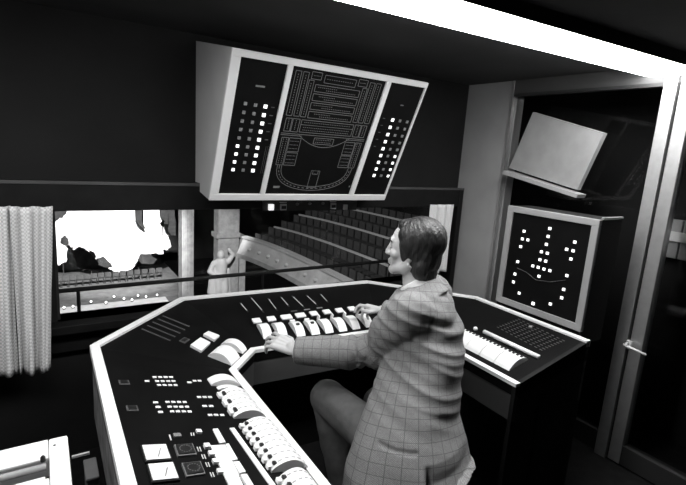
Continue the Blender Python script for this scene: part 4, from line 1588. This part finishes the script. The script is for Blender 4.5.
ball(bm, gp_(-.03, -.06, 1.83), .15 * g, (.92, 1.0, 1.18))
gc((-.28, 0, 1.5), (-.46, -.06, 1.20), .10, .085); gc((-.46, -.06, 1.20), (-.20, -.24, 1.05), .085, .065)
gc((.30, 0, 1.52), (.45, -.05, 1.80), .10, .085); gc((.45, -.05, 1.80), (.28, -.08, 2.02), .085, .065)
gc((-.30, .05, 1.3), (-.34, .05, .35), .09, .16); gc((.30, .05, 1.2), (.30, .02, .2), .07, .15)
remesh(bm, 'figure', .05, mat('white_plaster', .75, .7), fg, 2)
boxobj('pedestal', (FO.x - .75, CY_ - .6, fz0 - .45), (FO.x + .75, CY_ + .53, fz0 - .1), PLASTER, fg, .05)
boxobj('bracket', (FO.x - .5, CY_ - .3, fz0 - 2.2), (FO.x + .5, CY_ + .53, fz0 - .45), PLASTER, fg, .08)

# curved side balcony: parapet, tiers, seats
bz = HZ(-1.2)
base_line = [on_z(x, y, bz)[:2] for x, y in ((244, 236), (262, 241), (290, 252), (320, 266), (345, 278), (362, 287), (388, 304))]


def resample(pts, n):
    P = [np.array(p) for p in pts]
    L = [0]
    for i in range(1, len(P)): L.append(L[-1] + np.linalg.norm(P[i] - P[i - 1]))
    out = []
    for k in range(n):
        s = L[-1] * k / (n - 1)
        i = max(j for j in range(len(L)) if L[j] <= s + 1e-9)
        i = min(i, len(P) - 2)
        t = (s - L[i]) / (L[i + 1] - L[i])
        out.append(P[i] * (1 - t) + P[i + 1] * t)
    for _ in range(4):
        out = [out[0]] + [(out[i - 1] + 2 * out[i] + out[i + 1]) / 4 for i in range(1, n - 1)] + [out[-1]]
    return out


BL = resample(base_line, 28)


def off_line(pts, d):
    res = []
    for i in range(len(pts)):
        a = pts[max(0, i - 1)]; b = pts[min(len(pts) - 1, i + 1)]
        t = (b - a) / np.linalg.norm(b - a)
        nn = np.array([-t[1], t[0]])              # towards the right (away from the pit)
        if nn[0] < 0: nn = -nn
        res.append(pts[i] + nn * d)
    return res


def sweep(name, prof, m, parent):
    """sweep a closed (offset, z) profile along the balcony line"""
    bm = bmesh.new()
    lines = [off_line(BL, d) for d, _ in prof]
    n = len(BL)
    rows = [[bm.verts.new((lines[j][i][0], lines[j][i][1], prof[j][1])) for j in range(len(prof))] for i in range(n)]
    for i in range(n - 1):
        for j in range(len(prof)):
            k = (j + 1) % len(prof)
            bm.faces.new((rows[i][j], rows[i][k], rows[i + 1][k], rows[i + 1][j]))
    bm.faces.new(rows[0]); bm.faces.new(rows[-1][::-1])
    return obj(name, bm, m, parent)


bal = thing('balcony', 'curved pale-fronted side balcony seen through the window', 'balcony', (6, 10, -2))
sweep('parapet_front', [(-.05, bz - .1), (.10, bz - .1), (.10, bz - 1.05), (.02, bz - 1.15), (-.42, bz - 1.15), (-.44, bz - .9), (-.26, bz - .55)], mat('pale_parapet_plaster', .72, .8, var=.2, vscale=1.5), bal)
sweep('parapet_cap', [(-.14, bz - .1), (-.14, bz), (.20, bz), (.20, bz - .1)], mat('white_plaster', .75), bal)
for i in range(13):
    k = 2 + i * 2
    if k >= len(BL): break
    p = off_line(BL, -.30)[k]
    bm = bmesh.new(); ball(bm, (p[0], p[1], bz - .55), .11, (1, 1, .8), u=12, v=8)
    obj('rosette', bm, mat('white_plaster', .75), bal, True)
tiers = [(.2 + .95 * i, .2 + .95 * (i + 1), bz - .85 + .30 * i) for i in range(7)]
for i, (d0, d1_2, tzz) in enumerate(tiers):
    sweep('tier', [(d0, tzz), (d1_2, tzz), (d1_2, bz - 1.15), (d0, bz - 1.15)], TIER, bal)
    if i in (2, 4, 6): sweep('tier_rail', [(d0 - .03, tzz + .55), (d0 - .03, tzz + .64), (d0 + .07, tzz + .64), (d0 + .07, tzz + .55)], mat('white_plaster', .75), bal)
# handrail lamps along the second tier
seat0 = None
rown = ['front', 'second', 'third', 'fourth', 'fifth', 'sixth', 'back']
for i, (d0, d1_2, tzz) in enumerate(tiers):
    ln0 = off_line(BL, (d0 + d1_2) / 2 + .05)
    nn_ = int(sum(np.linalg.norm(ln0[j + 1] - ln0[j]) for j in range(len(ln0) - 1)) / .56)
    ln = resample(ln0, nn_)
    for k in range(0, min(26, nn_ - 1)):
        lab = 'dark theatre seat in the %s balcony row, %s from the stage end' % (rown[i], ORD[k])
        p = ln[k]; q = ln[k + 1]
        t = q - p
        rot = math.atan2(t[1], t[0])
        if seat0 is None:
            seat0 = thing('theatre_seat', lab, 'seat', (0, 0, 0), 0, 'seats of the side balcony')
            boxobj('seat', (-.22, -.20, .36), (.22, .22, .46), SEATM, seat0, .02)
            boxobj('backrest', (-.23, .20, .38), (.23, .28, .88), mat('pale_seat_back', .09, .8, var=.2, vscale=6), seat0, .02)
            boxobj('stand', (-.2, -.1, .0), (.2, .24, .38), DARKMETAL, seat0)
            seat0.location = (p[0], p[1], tzz + .004); seat0.rotation_euler = (0, 0, rot)
        else:
            dup(seat0, (float(p[0]), float(p[1]), tzz + .004), rot, lab)
